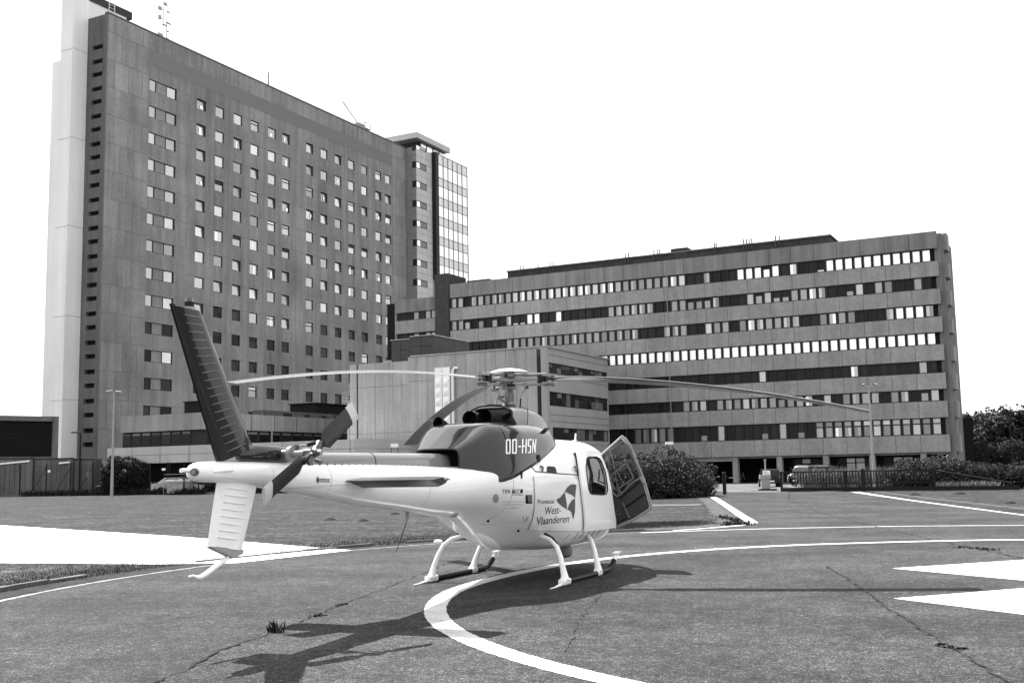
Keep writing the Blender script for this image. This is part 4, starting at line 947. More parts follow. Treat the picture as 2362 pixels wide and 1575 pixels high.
q = MB(); q.tube([(-6.09, -.05, 1.865), (-6.09, -.16, 1.87)], .055, 14, h_metald); q.tube([(-6.09, -.16, 1.87), (-6.09, -.20, 1.87)], .085, 18, h_grey); q.tube([(-6.09, -.20, 1.87), (-6.09, -.42, 1.878)], .036, 14, h_grey); q.tube([(-6.02, -.18, 1.95), (-6.05, -.40, 1.965)], .010, 6, h_metald); q.obox((-6.02, -.20, 1.93), Vector((1, 0, 0)), Vector((0, 1, 0)), Vector((0, 0, 1)), .04, .04, .08, h_metald)
q.build('tail_rotor_shaft', None, gb, smooth=True)
def fin(name, LEt, LEb, TEt, TEb, tk, m_, parent, cut=None):
    q = MB(); secs = []
    for t in (0, .25, .5, .75, 1):
        le = Vector((LEb[0]+(LEt[0]-LEb[0])*t, 0, LEb[1]+(LEt[1]-LEb[1])*t)); te = Vector((TEb[0]+(TEt[0]-TEb[0])*t, 0, TEb[1]+(TEt[1]-TEb[1])*t))
        ring = []
        for s_, f in ((0, 0), (.04, .55), (.15, .95), (.3, 1), (.7, .75), (.93, .35), (1, .12)):
            p = le+(te-le)*s_; ring.append((p, f*tk/2))
        secs.append([(p.x, -h_, p.z) for p, h_ in ring]+[(p.x, h_, p.z) for p, h_ in ring[::-1]][:-1])
    q.loft(secs); return q.build(name, m_, parent, smooth=True, autos=30)
vf = fin('upper_fin', (-7.36, 3.22), (-6.52, 1.95), (-7.74, 3.235), (-7.04, 1.785), .11, h_dark, heli)
def ribs(parent, LEt, LEb, TEt, TEb, n, s0, s1, tk, m_, t0, t1, lite):
    for k in range(n):
        t = t0+(t1-t0)*k/(n-1)
        le = Vector((LEb[0]+(LEt[0]-LEb[0])*t, 0, LEb[1]+(LEt[1]-LEb[1])*t)); te = Vector((TEb[0]+(TEt[0]-TEb[0])*t, 0, TEb[1]+(TEt[1]-TEb[1])*t))
        def hh(s_): return tk/2*(1-(s_-.3)*.62)
        P_ = []
        for s_ in (s0, (s0+s1)/2, s1): p = le+(te-le)*s_; P_.append((p.x, -hh(s_)-.001, p.z))
        q = MB(); q.tube([P_[0], P_[1], P_[2]], [.004, .010, .004], 6); q.build('rib', m_, parent, smooth=True)
ribs(vf, (-7.36, 3.22), (-6.52, 1.95), (-7.74, 3.235), (-7.04, 1.785), 18, .24, .80, .11, mat('rib_dark', .075, .3, coat=.6), .05, .95, 1)
q = MB(); q.prism([(-7.765, 3.25), (-7.71, 3.25), (-6.99, 1.80), (-7.06, 1.78)], (-.012, .012), None, lambda a, c, d: (a, d, c)); q.build('trim_tab', h_black, vf)
q = MB(); q.tube([(-7.50, 0, 3.22), (-7.50, 0, 3.25)], .055, 14, h_metal); q.tube([(-7.50, 0, 3.25), (-7.50, 0, 3.30)], .045, 14, h_rubber); q.tube([(-7.50, 0, 3.30), (-7.50, 0, 3.335)], [.04, .03], 14, h_glassd := mat('beacon_lens', .05, .1, coat=1)); q.build('beacon', None, vf, smooth=True)
lf = fin('lower_fin', (-6.68, .92), (-6.42, 1.60), (-7.19, 1.0), (-7.05, 1.66), .09, h_white, heli)
ribs(lf, (-6.68, .92), (-6.42, 1.60), (-7.19, 1.0), (-7.05, 1.66), 8, .26, .82, .09, h_white, .16, .86, 1)
q = MB(); q.prism([(-6.68, .93), (-6.70, .89), (-6.84, .865), (-7.19, .995), (-7.1, .99)], (-.04, .04), None, lambda a, c, d: (a, d, c)); q.build('fin_tip', h_grey, lf)
q = MB(); q.tube([(-6.84, 0, .90), (-6.95, 0, .845), (-7.20, 0, .745), (-7.28, 0, .722), (-7.34, 0, .722), (-7.39, 0, .742), (-7.45, 0, .742)], [.022, .026, .026, .024, .02, .012, .010], 8); q.build('tail_skid', h_white, lf, smooth=True)
q = MB(); q.tube([(-7.38, 0, 1.715), (-7.58, 0, 1.715)], .021, 12); q.build('tail_probe', h_white, body, smooth=True)
q = MB(); q.tube([(-7.43, -.045, 1.70), (-7.462, -.052, 1.70)], .036, 16, h_metald); q.tube([(-7.462, -.052, 1.70), (-7.475, -.055, 1.70)], .022, 12, h_metal); q.build('tail_light', None, body, smooth=True)
q = MB(); q.tube([(-7.25, -.10, 1.70), (-6.98, -.125, 1.715)], .014, 8); q.build('side_fairing', h_white, body, smooth=True)
b = MB()
for sgn in (1,):
    secs = []
    for y in (-1.27, -1.2, -.2, 0, .2, 1.2, 1.27):
        k = .75 if abs(y) > 1.25 else 1.22
        secs.append([(-4.60-.20*(1-k)+s_*.44*k*-1, y, 1.575+h_*k) for s_, h_ in ((0, 0), (.1, .02), (.35, .03), (.8, .015), (1, .004), (.8, -.016), (.35, -.065), (.1, -.045))])
    b.loft(secs)
stab = b.build('horizontal_stabiliser', mat('stabiliser_black', .008, .35, spec=.3), heli, smooth=True)
q = MB(); q.tube([(-4.74, -1.26, 1.575), (-4.72, -1.30, 1.578), (-4.64, -1.285, 1.578)], [.012, .015, .008], 10); q.build('navigation_light', h_metal, stab, smooth=True)
# ---- tail rotor
tr = empty('tail_rotor', (0, 0, 0)); tr.parent = heli
TC = Vector((-6.09, -.45, 1.88))
q = MB(); q.tube([TC+Vector((0, .10, 0)), TC+Vector((0, -.05, 0))], .045, 14, h_metald); q.tube([TC+Vector((.0, -.05, 0)), TC+Vector((0, -.10, 0))], .03, 12, h_metal); q.obox(TC+Vector((0, -.01, 0)), Vector((.70, 0, .71)), Vector((0, 1, 0)), Vector((-.71, 0, .70)), .30, .035, .07, h_metald)
q.tube([TC+Vector((-.07, .02, .08)), TC+Vector((-.05, -.06, .10))], .022, 8, h_rubber); q.tube([TC+Vector((.07, .02, -.08)), TC+Vector((.09, -.05, -.10))], .022, 8, h_metal); q.tube([TC+Vector((.03, .10, .10)), TC+Vector((-.04, -.02, .10))], .01, 6, h_metald); q.build('hub', None, tr, smooth=True)
for sgn in (1, -1):
    dr_ = Vector((.86, 0, .50)).normalized()*sgn
    if sgn == -1: dr_ = Vector((-.91, 0, -.46)).normalized()
    pr_ = dr_.cross(Vector((0, 1, 0))).normalized(); tw_ = (pr_*.93+Vector((0, .30 if sgn < 0 else .12, 0))).normalized()
    nn = tw_.cross(dr_).normalized(); secs = []
    for s_, c in ((.10, .04), (.20, .09), (.28, 0.205), (.55, 0.205), (.92, 0.205)):
        p = TC+dr_*s_; th_ = .022
        secs.append([p+tw_*(f*c)+nn*(g*th_) for f, g in ((-.5, 0), (-.35, .8), (-.1, 1), (.3, .5), (.5, 0), (.3, -.4), (-.1, -.6), (-.35, -.5))])
    q = MB(); q.loft(secs[:5]); bl_ = q.build('blade', h_bladet, tr, smooth=True, autos=60)
    q = MB(); P_ = []
    for s_ in (.80, .935): p = TC+dr_*s_; P_.append([p+tw_*(f*.208)+nn*(g*.0235) for f, g in ((-.51, 0), (-.35, .8), (-.1, 1), (.3, .55), (.51, 0), (.3, -.5), (-.1, -.7), (-.35, -.6))])
    q.loft(P_); q.build('blade_tip', h_tip, bl_, smooth=True, autos=60)
    q = MB(); q.obox(TC+dr_*.14, dr_, tw_, nn, .16, .06, .05); q.build('blade_root', h_rubber, bl_, bevel=.01)
# ---- main rotor
mr = empty('main_rotor', (0, 0, 0)); mr.parent = heli
HZ = 3.06
q = MB(); q.tube([(0, 0, 2.55), (0, 0, 2.72)], [.14, .10], 20, h_grey); q.tube([(0, 0, 2.70), (0, 0, 2.86)], [.085, .078], 18, h_metald); q.tube([(0, 0, 2.86), (0, 0, 3.16)], .062, 18, h_metald)
q.tube([(0, 0, 2.92), (0, 0, 2.95)], .12, 18, h_metald); q.tube([(0, 0, 2.97), (0, 0, 3.0)], .10, 18, h_rubber); q.tube([(0, 0, 3.09), (0, 0, 3.17)], .10, 18, h_metald)
q.build('mast', None, mr, smooth=True)
q = MB(); R_ = [(.0, 3.245), (.10, 3.243), (.2, 3.225), (.28, 3.20), (.30, 3.185), (.28, 3.178), (.1, 3.19), (0, 3.19)]
q.loft([[(r_*cos(2*pi*k/32), r_*sin(2*pi*k/32), z) for k in range(32)] for r_, z in [(.001, 3.246)]+R_[1:-1]+[(.001, 3.19)]]); q.build('hub_cap', h_white, mr, smooth=True, autos=60)
q = MB(); q.obox((-.10, -.08, 3.155), Vector((.4, -.9, 0)).normalized(), Vector((.9, .4, 0)).normalized(), Vector((0, 0, 1)), .10, .08, .10); q.build('hub_block', h_grey, mr, bevel=.01)
blades = [(103.5, 5.345, -.66, 1.0), (-141.0, 5.30, -.31, .5), (-21.8, 5.345, -.84, 1.0)]
# starflex star plate
for ang, R1, dz, _k in blades:
    a = radians(ang)-HD; dr_ = Vector((cos(a), -sin(a), 0)); pr_ = Vector((sin(a), cos(a), 0)); Z_ = Vector((0, 0, 1))
    arm = empty('blade_arm', (0, 0, 0)); arm.parent = mr
    q = MB(); secs = []
    for s_, wd, th_ in ((.0, .20, .05), (.14, .16, .05), (.26, .09, .045), (.42, .07, .035), (.52, .08, .04)):
        c = dr_*s_+Z_*HZ; secs.append([c+pr_*(wd/2*i)+Z_*(th_/2*j) for i, j in ((-1, -1), (1, -1), (1, 1), (-1, 1))])
    q.loft(secs, h_grey)
    q.build('star_arm', None, arm, bevel=.006)
    q = MB()
    for zo in (.075, -.075):
        for po in (-.035, .035): q.tube([dr_*.22+pr_*po+Z_*(HZ+zo), dr_*.60+pr_*po+Z_*(HZ+zo)], .021, 8, h_grey)
        q.obox(dr_*.36+Z_*(HZ+zo), dr_, pr_, Z_, .5, .10, .018, h_grey)
    q.obox(dr_*.53+Z_*HZ, dr_, pr_, Z_, .10, .11, .13, h_rubber); q.obox(dr_*.64+Z_*(HZ+.055), dr_, pr_, Z_, .20, .13, .02, h_metal); q.obox(dr_*.64+Z_*(HZ-.06), dr_, pr_, Z_, .20, .13, .02, h_metal)
    for so_ in (.60, .70):
        q.tube([dr_*so_+Z_*(HZ-.12), dr_*so_+Z_*(HZ+.085)], .022, 8, h_metald)
    q.obox(dr_*.64+Z_*(HZ-.095), dr_, pr_, Z_, .16, .08, .04, h_metald)
    q.build('sleeve', None, arm)
    q = MB(); hp = dr_*.26+pr_*.15; q.tube([(hp.x*.62, hp.y*.62, 2.80), (hp.x, hp.y, 2.99)], .013, 8, h_metal); q.tube([(hp.x, hp.y, 2.93), (hp.x, hp.y, 3.02)], .022, 8, h_metald); q.obox(dr_*.25+pr_*.11+Z_*(HZ-.06), dr_, pr_, Z_, .05, .16, .03, h_metald); q.build('pitch_link', None, arm, smooth=True)
    secs = []
    for k in range(25):
        s_ = .60+(R1-.60)*k/24; t = (s_-.6)/(R1-.6); ch = .35 if k > 2 else (.12, .22, .31)[k]
        bz = dz*(t*.25+.75*t*t) if _k == 1.0 else (.05*sin(t*pi)*.9+dz*t**2.0)
        c = dr_*s_+Z_*(HZ+bz); tw = -radians(12-9*t)
        pv = pr_*cos(tw)+Z_*sin(tw); nv = Z_*cos(tw)-pr_*sin(tw)
        secs.append([c+pv*(f*ch)+nv*(g*.036 if k > 1 else g*.045) for f, g in ((-.5, 0), (-.42, .35), (-.25, .5), (.1, .38), (.42, .10), (.5, 0), (.42, -.06), (.1, -.30), (-.25, -.38), (-.42, -.28))])
    q = MB(); q.loft(secs); q.build('blade', h_blade, arm, smooth=True, autos=60)
q = MB(); q.tube([(-.16, .10, 2.90), (-.21, .14, 2.68)], .012, 6, h_metal); q.tube([(-.12, .04, 2.80), (-.20, .10, 2.79), (-.22, .02, 2.73), (-.17, -.03, 2.70), (-.12, .0, 2.75)], .02, 8, h_metald); q.tube([(.14, -.12, 2.64), (.15, -.13, 2.78)], .012, 6, h_rubber); q.build('swashplate_stub', None, mr)['kind'] = 'stuff'; q = MB()
q.tube([(-.09, -.02, 2.78), (-.15, .01, 2.66), (-.02, -.1, 2.66)], .035, 6, h_metald); q.build('scissor_link', None, mr, smooth=True)
# ---- landing gear
lg = empty('landing_gear', (0, 0, 0)); lg.parent = heli
for sgn in (-1, 1):
    Y = sgn*1.085
    q = MB(); q.tube([(-.62, Y, .045), (-.40, Y, .05), (.6, Y, .045), (1.30, Y, .048), (1.42, Y, .062), (1.56, Y, .115), (1.66, Y, .18)], .040, 12); sk = q.build('skid_tube', h_black, lg, smooth=True)
    q = MB(); q.tube([(1.655, Y, .178), (1.75, Y, .245)], .041, 12); q.build('skid_end', h_white, sk, smooth=True)
    q = MB(); q.obox((1.80, Y, .29), Vector((1, 0, .10)).normalized(), Vector((0, 1, 0)), Vector((-.1, 0, 1)).normalized(), .20, .10, .018); q.prism([(1.72, .22), (1.79, .21), (1.88, .295), (1.72, .285)], (Y-.03, Y+.03), None, lambda a, c, d: (a, d, c)); q.build('step', h_white, sk)
    q = MB(); q.tube([(-.60, Y, .035), (-.85, Y, .022), (-1.02, Y, .012), (-1.17, Y, .014)], [.028, .02, .012, .008], 8); q.build('spring_blade', h_white, sk, smooth=True)
    q = MB(); q.tube([(-.45, Y, .005), (1.3, Y, .005)], .014, 6); q.build('wear_strip', h_metald, sk)
    for xf, xt, nm in ((-.60, -.38, 'rear'), (.86, 1.16, 'front')):
        dx = xt-xf
        q = MB(); q.tube([(xf+.0, Y, .07), (xf+.01+dx*.05, sgn*1.075, .14), (xf+dx*.12, sgn*1.05, .24), (xf+dx*.3, sgn*1.00, .40), (xf+dx*.5, sgn*.93, .54), (xf+dx*.75, sgn*.82, .64), (xt, sgn*.66, .685), (xt, sgn*.45, .69), (xt, 0, .69)], [.075, .052, .042, .038, .037, .036, .036, .036, .036], 12)
        ct = q.build('cross_tube', h_white, lg, smooth=True)
        q = MB(); q.obox((xf, Y, .055), Vector((1, 0, 0)), Vector((0, 1, 0)), Vector((0, 0, 1)), .30 if nm == 'rear' else .2, .11, .095); q.build('clamp', h_white, ct, bevel=.03)
        if nm == 'rear':
            q = MB(); q.tube([(xf+dx*.56, sgn*.935, .565), (xf+dx*.76, sgn*.835, .665), (xt-.0, sgn*.70, .72)], .024, 6); q.build('step_grip', h_rubber, ct)
# ---- belly things
q = MB(); q.loft([[(x, -.06+r_*cos(2*pi*k/18)*1.0, z+r_*.8*sin(2*pi*k/18)) for k in range(18)] for x, r_, z in ((-1.40, .03, .79), (-1.36, .07, .775), (-1.25, .11, .74), (-1.08, .14, .68), (-.8, .12, .60))]); q.build('belly_fairing', h_white, body, smooth=True)
q = MB(); q.loft([[(1.55+r_*cos(2*pi*k/16), -.28+r_*sin(2*pi*k/16), z) for k in range(16)] for r_, z in ((.03, .46), (.10, .42), (.125, .34), (.11, .26), (.06, .225), (.01, .215))]); q.build('belly_camera', h_grey, body, smooth=True)
q = MB(); q.tube([(-3.29, 0, 1.20), (-3.30, 0, 1.08), (-3.32, 0, 1.02)], [.03, .022, .010], 8, h_grey); q.tube([(-3.32, 0, 1.03), (-3.58, 0, .69)], .006, 6, h_rubber); q.build('whip_antenna', None, body)
q = MB(); q.tube([(1.95, -.35, 2.08), (2.0, -.35, 2.27)], .012, 6); q.tube([(1.85, -.35, 2.15), (2.05, -.35, 2.16)], .006, 5); q.build('roof_antenna', h_white, body)
q = MB(); q.tube([(.62, -.25, 2.52), (.58, -.25, 2.62)], .008, 5); q.build('fairing_antenna', h_rubber, fair)
for x, y, z in ((-4.95, 0, 1.37),): q = MB(); q.box(x-.03, x+.03, -.02, .02, z-.025, z); q.build('drain_fitting', h_rubber, body)
for k in range(6):
    x = .2+.27*k; q = MB(); q.tube([BS(x, .69, .006), BS(x-.03, .63, .006), BS(x-.05, .60, .006)], .005, 5); q.build('belly_strap', h_grey, body)
# ---- lettering and marks laid on the skin
def bvh_of(parts):
    V, Fq = [], []
    for v, f in parts:
        o = len(V); V += [HMAT@Vector(p) for p in v]; Fq += [tuple(i+o for i in g) for g in f]
    return BVHTree.FromPolygons(V, Fq)
SKIN = bvh_of([body_b, cowl_b, (q2.v, q2.f)])
def quad(cs, s_, t):   # cs: bottom-left, bottom-right, top-right, top-left in photo pixels
    a, b_, c, d = [Vector(p) for p in cs]; return a*(1-s_)*(1-t)+b_*s_*(1-t)+c*s_*t+d*(1-s_)*t
def lay(name, tris, V2, cs, m_, parent, off=.004):
    out = []
    for s_, t in V2:
        p = quad(cs, s_, t); r_ = ray(p.x, p.y).normalized(); h_ = SKIN.ray_cast(CAM, r_)
        if h_[0] is None: h_ = SKIN.find_nearest(CAM+r_*17)
        n = h_[1] if h_[1].dot(r_) < 0 else -h_[1]
        out.append(HINV@(h_[0]+n*off))
    q = MB(); q.add(out, tris); o = q.build(name, m_, parent)
    return o
def font_tris(txt, shear=0.0, font=None):
    cu = bpy.data.curves.new('t', 'FONT'); cu.body = txt; cu.shear = shear; cu.resolution_u = 3
    o = bpy.data.objects.new('t', cu); col.objects.link(o); bpy.context.view_layer.update()
    me = bpy.data.meshes.new_from_object(o.evaluated_get(bpy.context.evaluated_depsgraph_get()))
    V = [(v.co.x, v.co.y) for v in me.vertices]; Fq = [tuple(p.vertices) for p in me.polygons]
    bpy.data.objects.remove(o); bpy.data.curves.remove(cu); bpy.data.meshes.remove(me)
    x0 = min(v[0] for v in V); x1 = max(v[0] for v in V)
    return [((x-x0)/(x1-x0), y) for x, y in V], Fq, (x1-x0)
def text(name, txt, cs, m_, parent, shear=0.0, capn=.72):   # cs give the box of cap height
    V, Fq, _w = font_tris(txt, shear); V = [(x, y/capn) for x, y in V]; return lay(name, Fq, V, cs, m_, parent)
zC = lambda x, y: (1120+x/5.6, 980+y/5.6)
zB = lambda x, y: (900+x/2.8, 820+y/2.8)
text('lettering_provincie', 'Provincie', [zC(672, 1021), zC(885, 1010), zC(885, 945), zC(672, 955)], h_text, ldoor, 0)
text('lettering_west', 'West-', [zC(768, 1155), zC(970, 1135), zC(970, 1035), zC(768, 1050)], h_text, ldoor, .15)
text('lettering_vlaanderen', 'Vlaanderen', [zC(665, 1283), zC(1075, 1252), zC(1085, 1150), zC(665, 1185)], h_text, ldoor, .2)
def flat(name, poly, m_, parent, off=.005):   # poly in zC pixels
    P_ = [zC(*p) for p in poly]; x0 = min(p[0] for p in P_); x1 = max(p[0] for p in P_); y0 = min(p[1] for p in P_); y1 = max(p[1] for p in P_)
    loop = resample([((p[0]-x0)/(x1-x0), (y1-p[1])/(y1-y0)) for p in P_], .12)
    r_ = delaunay_2d_cdt([Vector(p) for p in loop]+[Vector((i/6, j/6)) for i in range(1, 6) for j in range(1, 6) if inpoly((i/6, j/6), loop)], [(i, (i+1) % len(loop)) for i in range(len(loop))], [], 0, 1e-5)
    fs = [tuple(f) for f in r_[2] if inpoly((sum(r_[0][i].x for i in f)/3, sum(r_[0][i].y for i in f)/3), loop)]
    return lay(name, fs, [(v.x, v.y) for v in r_[0]], [(x0, y1), (x1, y1), (x1, y0), (x0, y0)], m_, parent, off)
flat('emblem_upper', [(1022, 858), (1050, 805), (1092, 768), (1135, 762), (1172, 773), (1162, 850), (1153, 940), (1120, 905), (1070, 880)], h_emb, ldoor)
flat('emblem_left', [(913, 962), (965, 930), (1020, 862), (1030, 920), (1045, 1010), (1050, 1085), (985, 1045), (940, 1005)], h_emb, ldoor)
flat('emblem_lower', [(1054, 1087), (1075, 1030), (1110, 970), (1152, 945), (1155, 1050), (1150, 1130), (1130, 1220), (1110, 1130), (1085, 1100)], h_emb, ldoor)
# registration in squared strokes
def strokes(S_):
    V, Fq = [], []
    for (x0, y0, x1, y1, w_) in S_:
        n = 5
        for k in range(n):
            a, c = k/n, (k+1)/n; o = len(V)
            if abs(x1-x0) < 1e-6: V += [(x0-w_/2, y0+(y1-y0)*a), (x0+w_/2, y0+(y1-y0)*a), (x0+w_/2, y0+(y1-y0)*c), (x0-w_/2, y0+(y1-y0)*c)]
            elif abs(y1-y0) < 1e-6:
                hgt = w_*1.9/2*.5; V += [(x0+(x1-x0)*a, y0-hgt), (x0+(x1-x0)*c, y0-hgt), (x0+(x1-x0)*c, y0+hgt), (x0+(x1-x0)*a, y0+hgt)]
            else: V += [(x0+(x1-x0)*a-w_/2, y0+(y1-y0)*a), (x0+(x1-x0)*a+w_/2, y0+(y1-y0)*a), (x0+(x1-x0)*c+w_/2, y0+(y1-y0)*c), (x0+(x1-x0)*c-w_/2, y0+(y1-y0)*c)]
            Fq.append((o, o+1, o+2, o+3))
    return V, Fq
w_ = .045; S_ = []
def O_(x): return [(x+w_/2, .06, x+w_/2, .94, w_), (x+.16-w_/2, .06, x+.16-w_/2, .94, w_), (x+.01, .05, x+.15, .05, w_*2.2), (x+.01, .95, x+.15, .95, w_*2.2)]
S_ += O_(0)+O_(.205)
S_ += [(.41, .48, .50, .48, w_*2.4)]
S_ += [(.55, 0, .55, 1, w_), (.665, 0, .665, 1, w_), (.56, .5, .65, .5, w_*2.2)]
S_ += [(.73, .05, .83, .05, w_*2.2), (.715+.1, .05, .715+.1, .5, w_), (.73, .5, .82, .5, w_*2.2), (.735, .5, .735, .95, w_), (.73, .95, .84, .95, w_*2.2)]
S_ += [(.885, 0, .885, 1, w_*.8), (.975, 0, .975, 1, w_*.8), (.885, .95, .975, .05, w_*.9)]
V, Fq = strokes(S_)
lay('registration_lettering', Fq, V, [zB(745, 636), zB(938, 628), zB(944, 538), zB(745, 540)], h_textw, cowl, .006)
text('lettering_tersec', 'TER SEC', [zC(212, 880), zC(440, 880), zC(440, 828), zC(212, 828)], h_black, body)
flat('logo_bar', [(338, 872), (372, 872), (356, 838)], h_black, body); flat('logo_bar', [(446, 875), (478, 875), (478, 826), (446, 832)], h_black, body)
text('lettering_technologies', 'technologies', [zC(333, 905), zC(485, 905), zC(485, 886), zC(333, 886)], h_black, body)
for i, (tx, y, x0, x1) in enumerate((('Emergency services systems design', 996, 220, 487), ('H.E.M.S. integrated EMS solutions', 1034, 218, 487), ('www.TERSEC.be', 1076, 280, 425))):
    text('lettering_small', tx, [zC(x0, y), zC(x1, y-5), zC(x1, y-22), zC(x0, y-17)], mat('lettering_faint', .30, .5), body)
flat('fuel_port', [(515, 900), (600, 900), (600, 1012), (515, 1012)], h_black, body); flat('fuel_port_grey', [(535, 905), (596, 905), (596, 1000), (545, 990)], h_trim, body, .008)  # black port with a lighter grey area laid over it
flat('round_grille', [(130+38*cos(k*.5236), 945+58*sin(k*.5236)) for k in range(12)], mat('grille_grey', .32, .5), body)
flat('letter_badge', [(523+40*cos(k*.5236), 1200+52*sin(k*.5236)) for k in range(12)], mat('badge_shadow', .5, .4), body)
flat('letter_badge_face', [(528+38*cos(k*.5236), 1195+50*sin(k*.5236)) for k in range(12)], h_white, body, .008)
text('letter_e', 'E', [zC(503, 1232), zC(548, 1224), zC(556, 1175), zC(512, 1180)], h_black, body, .2)
bpy.data.objects['letter_e'].data.transform(Matrix.Translation((0, -.008, 0)))
zG = lambda x, y: (560+x/5.345, 900+y/5.345)
flat2 = lambda name, poly, m_, off=.005: flat(name, [((zG(*p)[0]-1120)*5.6, (zG(*p)[1]-980)*5.6) for p in poly], m_, body, off)
flat2('danger_plate', [(930, 1085), (1070, 1088), (1070, 1131), (930, 1125)], mat('danger_plate', .07, .5)); flat2('danger_arrow', [(903, 1102), (921, 1052), (932, 1090), (932, 1118), (921, 1152)], mat('danger_plate', .07, .5))
text('lettering_danger', 'DANGER', [zG(934, 1121), zG(1066, 1126), zG(1066, 1093), zG(934, 1090)], h_textw, body)
bpy.data.objects['lettering_danger'].data.transform(Matrix.Translation((0, -.005, 0)))
for (x, y, r_) in ((632, 1066, 9), (827, 1128, 9)):
    cxp = ((zB(x, y)[0]-1120)*5.6, (zB(x, y)[1]-980)*5.6); flat('plug', [(cxp[0]+r_*2*cos(k*.7854), cxp[1]+r_*2*sin(k*.7854)) for k in range(8)], h_black, body)
flat('panel_mark', [((zB(*p)[0]-1120)*5.6, (zB(*p)[1]-980)*5.6) for p in ((380, 1040), (415, 1017), (443, 1020), (425, 1043))], mat('grille_grey', .32, .5), body)
# ---------------------------------------------------------------- vegetation
def blob_leaves(name, ells, n, size, m_, label=None, cat=None, parent=None, core=.80, trunk=None, seed=1, elong=1.5, group=None, rx=0.0):
    R = random.Random(seed); V = []; Fq = []
    vol = [e[3]*e[4]*e[5] for e in ells]; tot = sum(vol)
    for e, vv in zip(ells, vol):
        for _ in range(int(n*vv/tot)):
            while True:
                d = Vector((R.gauss(0, 1), R.gauss(0, 1), R.gauss(0, 1)))
                if d.length > .01: break
            d.normalize(); bump = 1+.13*sin(5*d.x+e[0])*cos(4*d.y+e[1])+.10*sin(9*d.z+3*d.x+e[0]*2)
            r_ = (.72+.36*R.random()**.6)*bump
            c = Vector((e[0]+d.x*e[3]*r_, e[1]+d.y*e[4]*r_, e[2]+d.z*e[5]*r_))
            if c.z < .02: c.z = .02+R.random()*.2
            u = Vector((R.gauss(0, 1), R.gauss(0, 1), R.gauss(0, .6))).normalized(); v = u.cross(Vector((R.gauss(0, 1), R.gauss(0, 1), R.gauss(0, 1)))).normalized()
            s_ = size*(.5+R.random()); o = len(V)
            V += [c-u*s_*elong*.5, c+v*s_*.4, c+u*s_*elong*.5, c-v*s_*.4]; Fq.append((o, o+1, o+2, o+3))
    root_ = parent or empty(name, (ells[0][0], ells[0][1], 0))
    if not parent: tag(root_, label, cat, group)
    off = Vector((root_.location.x, root_.location.y, 0))
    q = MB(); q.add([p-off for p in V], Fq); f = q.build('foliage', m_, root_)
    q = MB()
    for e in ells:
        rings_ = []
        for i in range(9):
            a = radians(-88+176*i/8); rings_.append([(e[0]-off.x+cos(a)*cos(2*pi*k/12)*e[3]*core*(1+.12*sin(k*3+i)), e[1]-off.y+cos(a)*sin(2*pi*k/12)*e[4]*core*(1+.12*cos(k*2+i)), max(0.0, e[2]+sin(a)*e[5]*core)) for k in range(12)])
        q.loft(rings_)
    q.build('dark_core', m_core, root_, smooth=True)  # added dark core, blocks the view through the leaves
    return root_
blob_leaves('bramble_hedge', [(4.2, 62.5, .9, 2.6, 2.0, 1.25), (6.6, 62.5, .95, 2.4, 2.2, 1.45), (8.7, 63.5, 1.05, 2.1, 2.2, 1.55), (10.1, 65.0, .95, 1.5, 2.2, 1.25), (10.9, 66.0, .5, 1.0, 1.6, .8)], 30000, .085, m_leaf, 'big bramble hedge behind the open helicopter door', 'hedge', seed=2, core=.86)
blob_leaves('bush', [(26.6, 70.2, .9, 2.9, 1.6, 1.15), (25.4, 70.5, .8, 1.8, 1.5, .95)], 13000, .085, m_leaf, 'rounded bramble bush behind the right end of the gate', 'bush', seed=3)
blob_leaves('low_hedge', [(29.3, 69.6, .75, 2.2, 1.4, .95), (31.8, 68.6, .75, 2.2, 1.4, .9), (34.4, 67.6, .75, 2.2, 1.4, .95), (37, 66.6, .75, 2.2, 1.4, .95)], 15000, .085, m_leafd, 'low dark hedge running out of frame at the right', 'hedge', seed=4)
blob_leaves('bush', [(-40.2, 114.5, 1.95, 2.3, 2.0, 1.85)], 9000, .16, m_leafd, 'dense round dark bush behind the mesh fence at left', 'bush', seed=5, core=.9)
def tree(px, d, py_top, wd, lab, m_, seed, n=5200):
    x = (px-CX)/FPX*d*1.0; P = dep(px, py_top, d); hgt = P.z; x = P.x; R = random.Random(seed)
    r_ = tag(empty('tree', (x, d, 0)), lab, 'tree', 'trees beyond the right wing')
    q = MB(); q.tube([(0, 0, 0), (.1, 0, hgt*.35), (-.1, .1, hgt*.7)], [.28, .2, .08], 8)
    for k in range(5):
        a = R.random()*6.28; z = hgt*(.3+.1*k); q.tube([(0, 0, z), (cos(a)*wd*.3, sin(a)*wd*.3, z+hgt*.12), (cos(a)*wd*.6, sin(a)*wd*.6, z+hgt*.2)], [.10, .07, .03], 6)
    q.build('trunk', m_bark, r_)
    ells = [(x, d, hgt*.48, wd*.62, wd*.6, hgt*.36)]
    for k in range(7):
        a = R.random()*6.28; rr_ = wd*(.3+.35*R.random()); ells.append((x+cos(a)*rr_, d+sin(a)*rr_*.7, hgt*(.35+.5*R.random()), wd*.38, wd*.36, hgt*.15))
    ells.append((x+wd*.1, d, hgt*.84, wd*.34, wd*.34, hgt*.17))
    blob_leaves('crown', ells, n, .24, m_, parent=r_, seed=seed, core=.70)
    return r_
tree(2222, 150, 953, 3.0, 'small tree just right of the concrete wing', m_leaf, 11)
tree(2252, 143, 950, 2.6, 'slim tree behind the black shed', m_leaf, 12)
tree(2277, 138, 944, 3.0, 'pale-leaved tree in the middle of the right group', mat('leaves_pale', .075, .6, island=.6), 13)
tree(2312, 140, 936, 3.2, 'tall dark tree behind the dark street lamp', m_leafd, 14)
tree(2350, 136, 938, 3.6, 'tall dark tree cut by the right frame edge', m_leafd, 15)
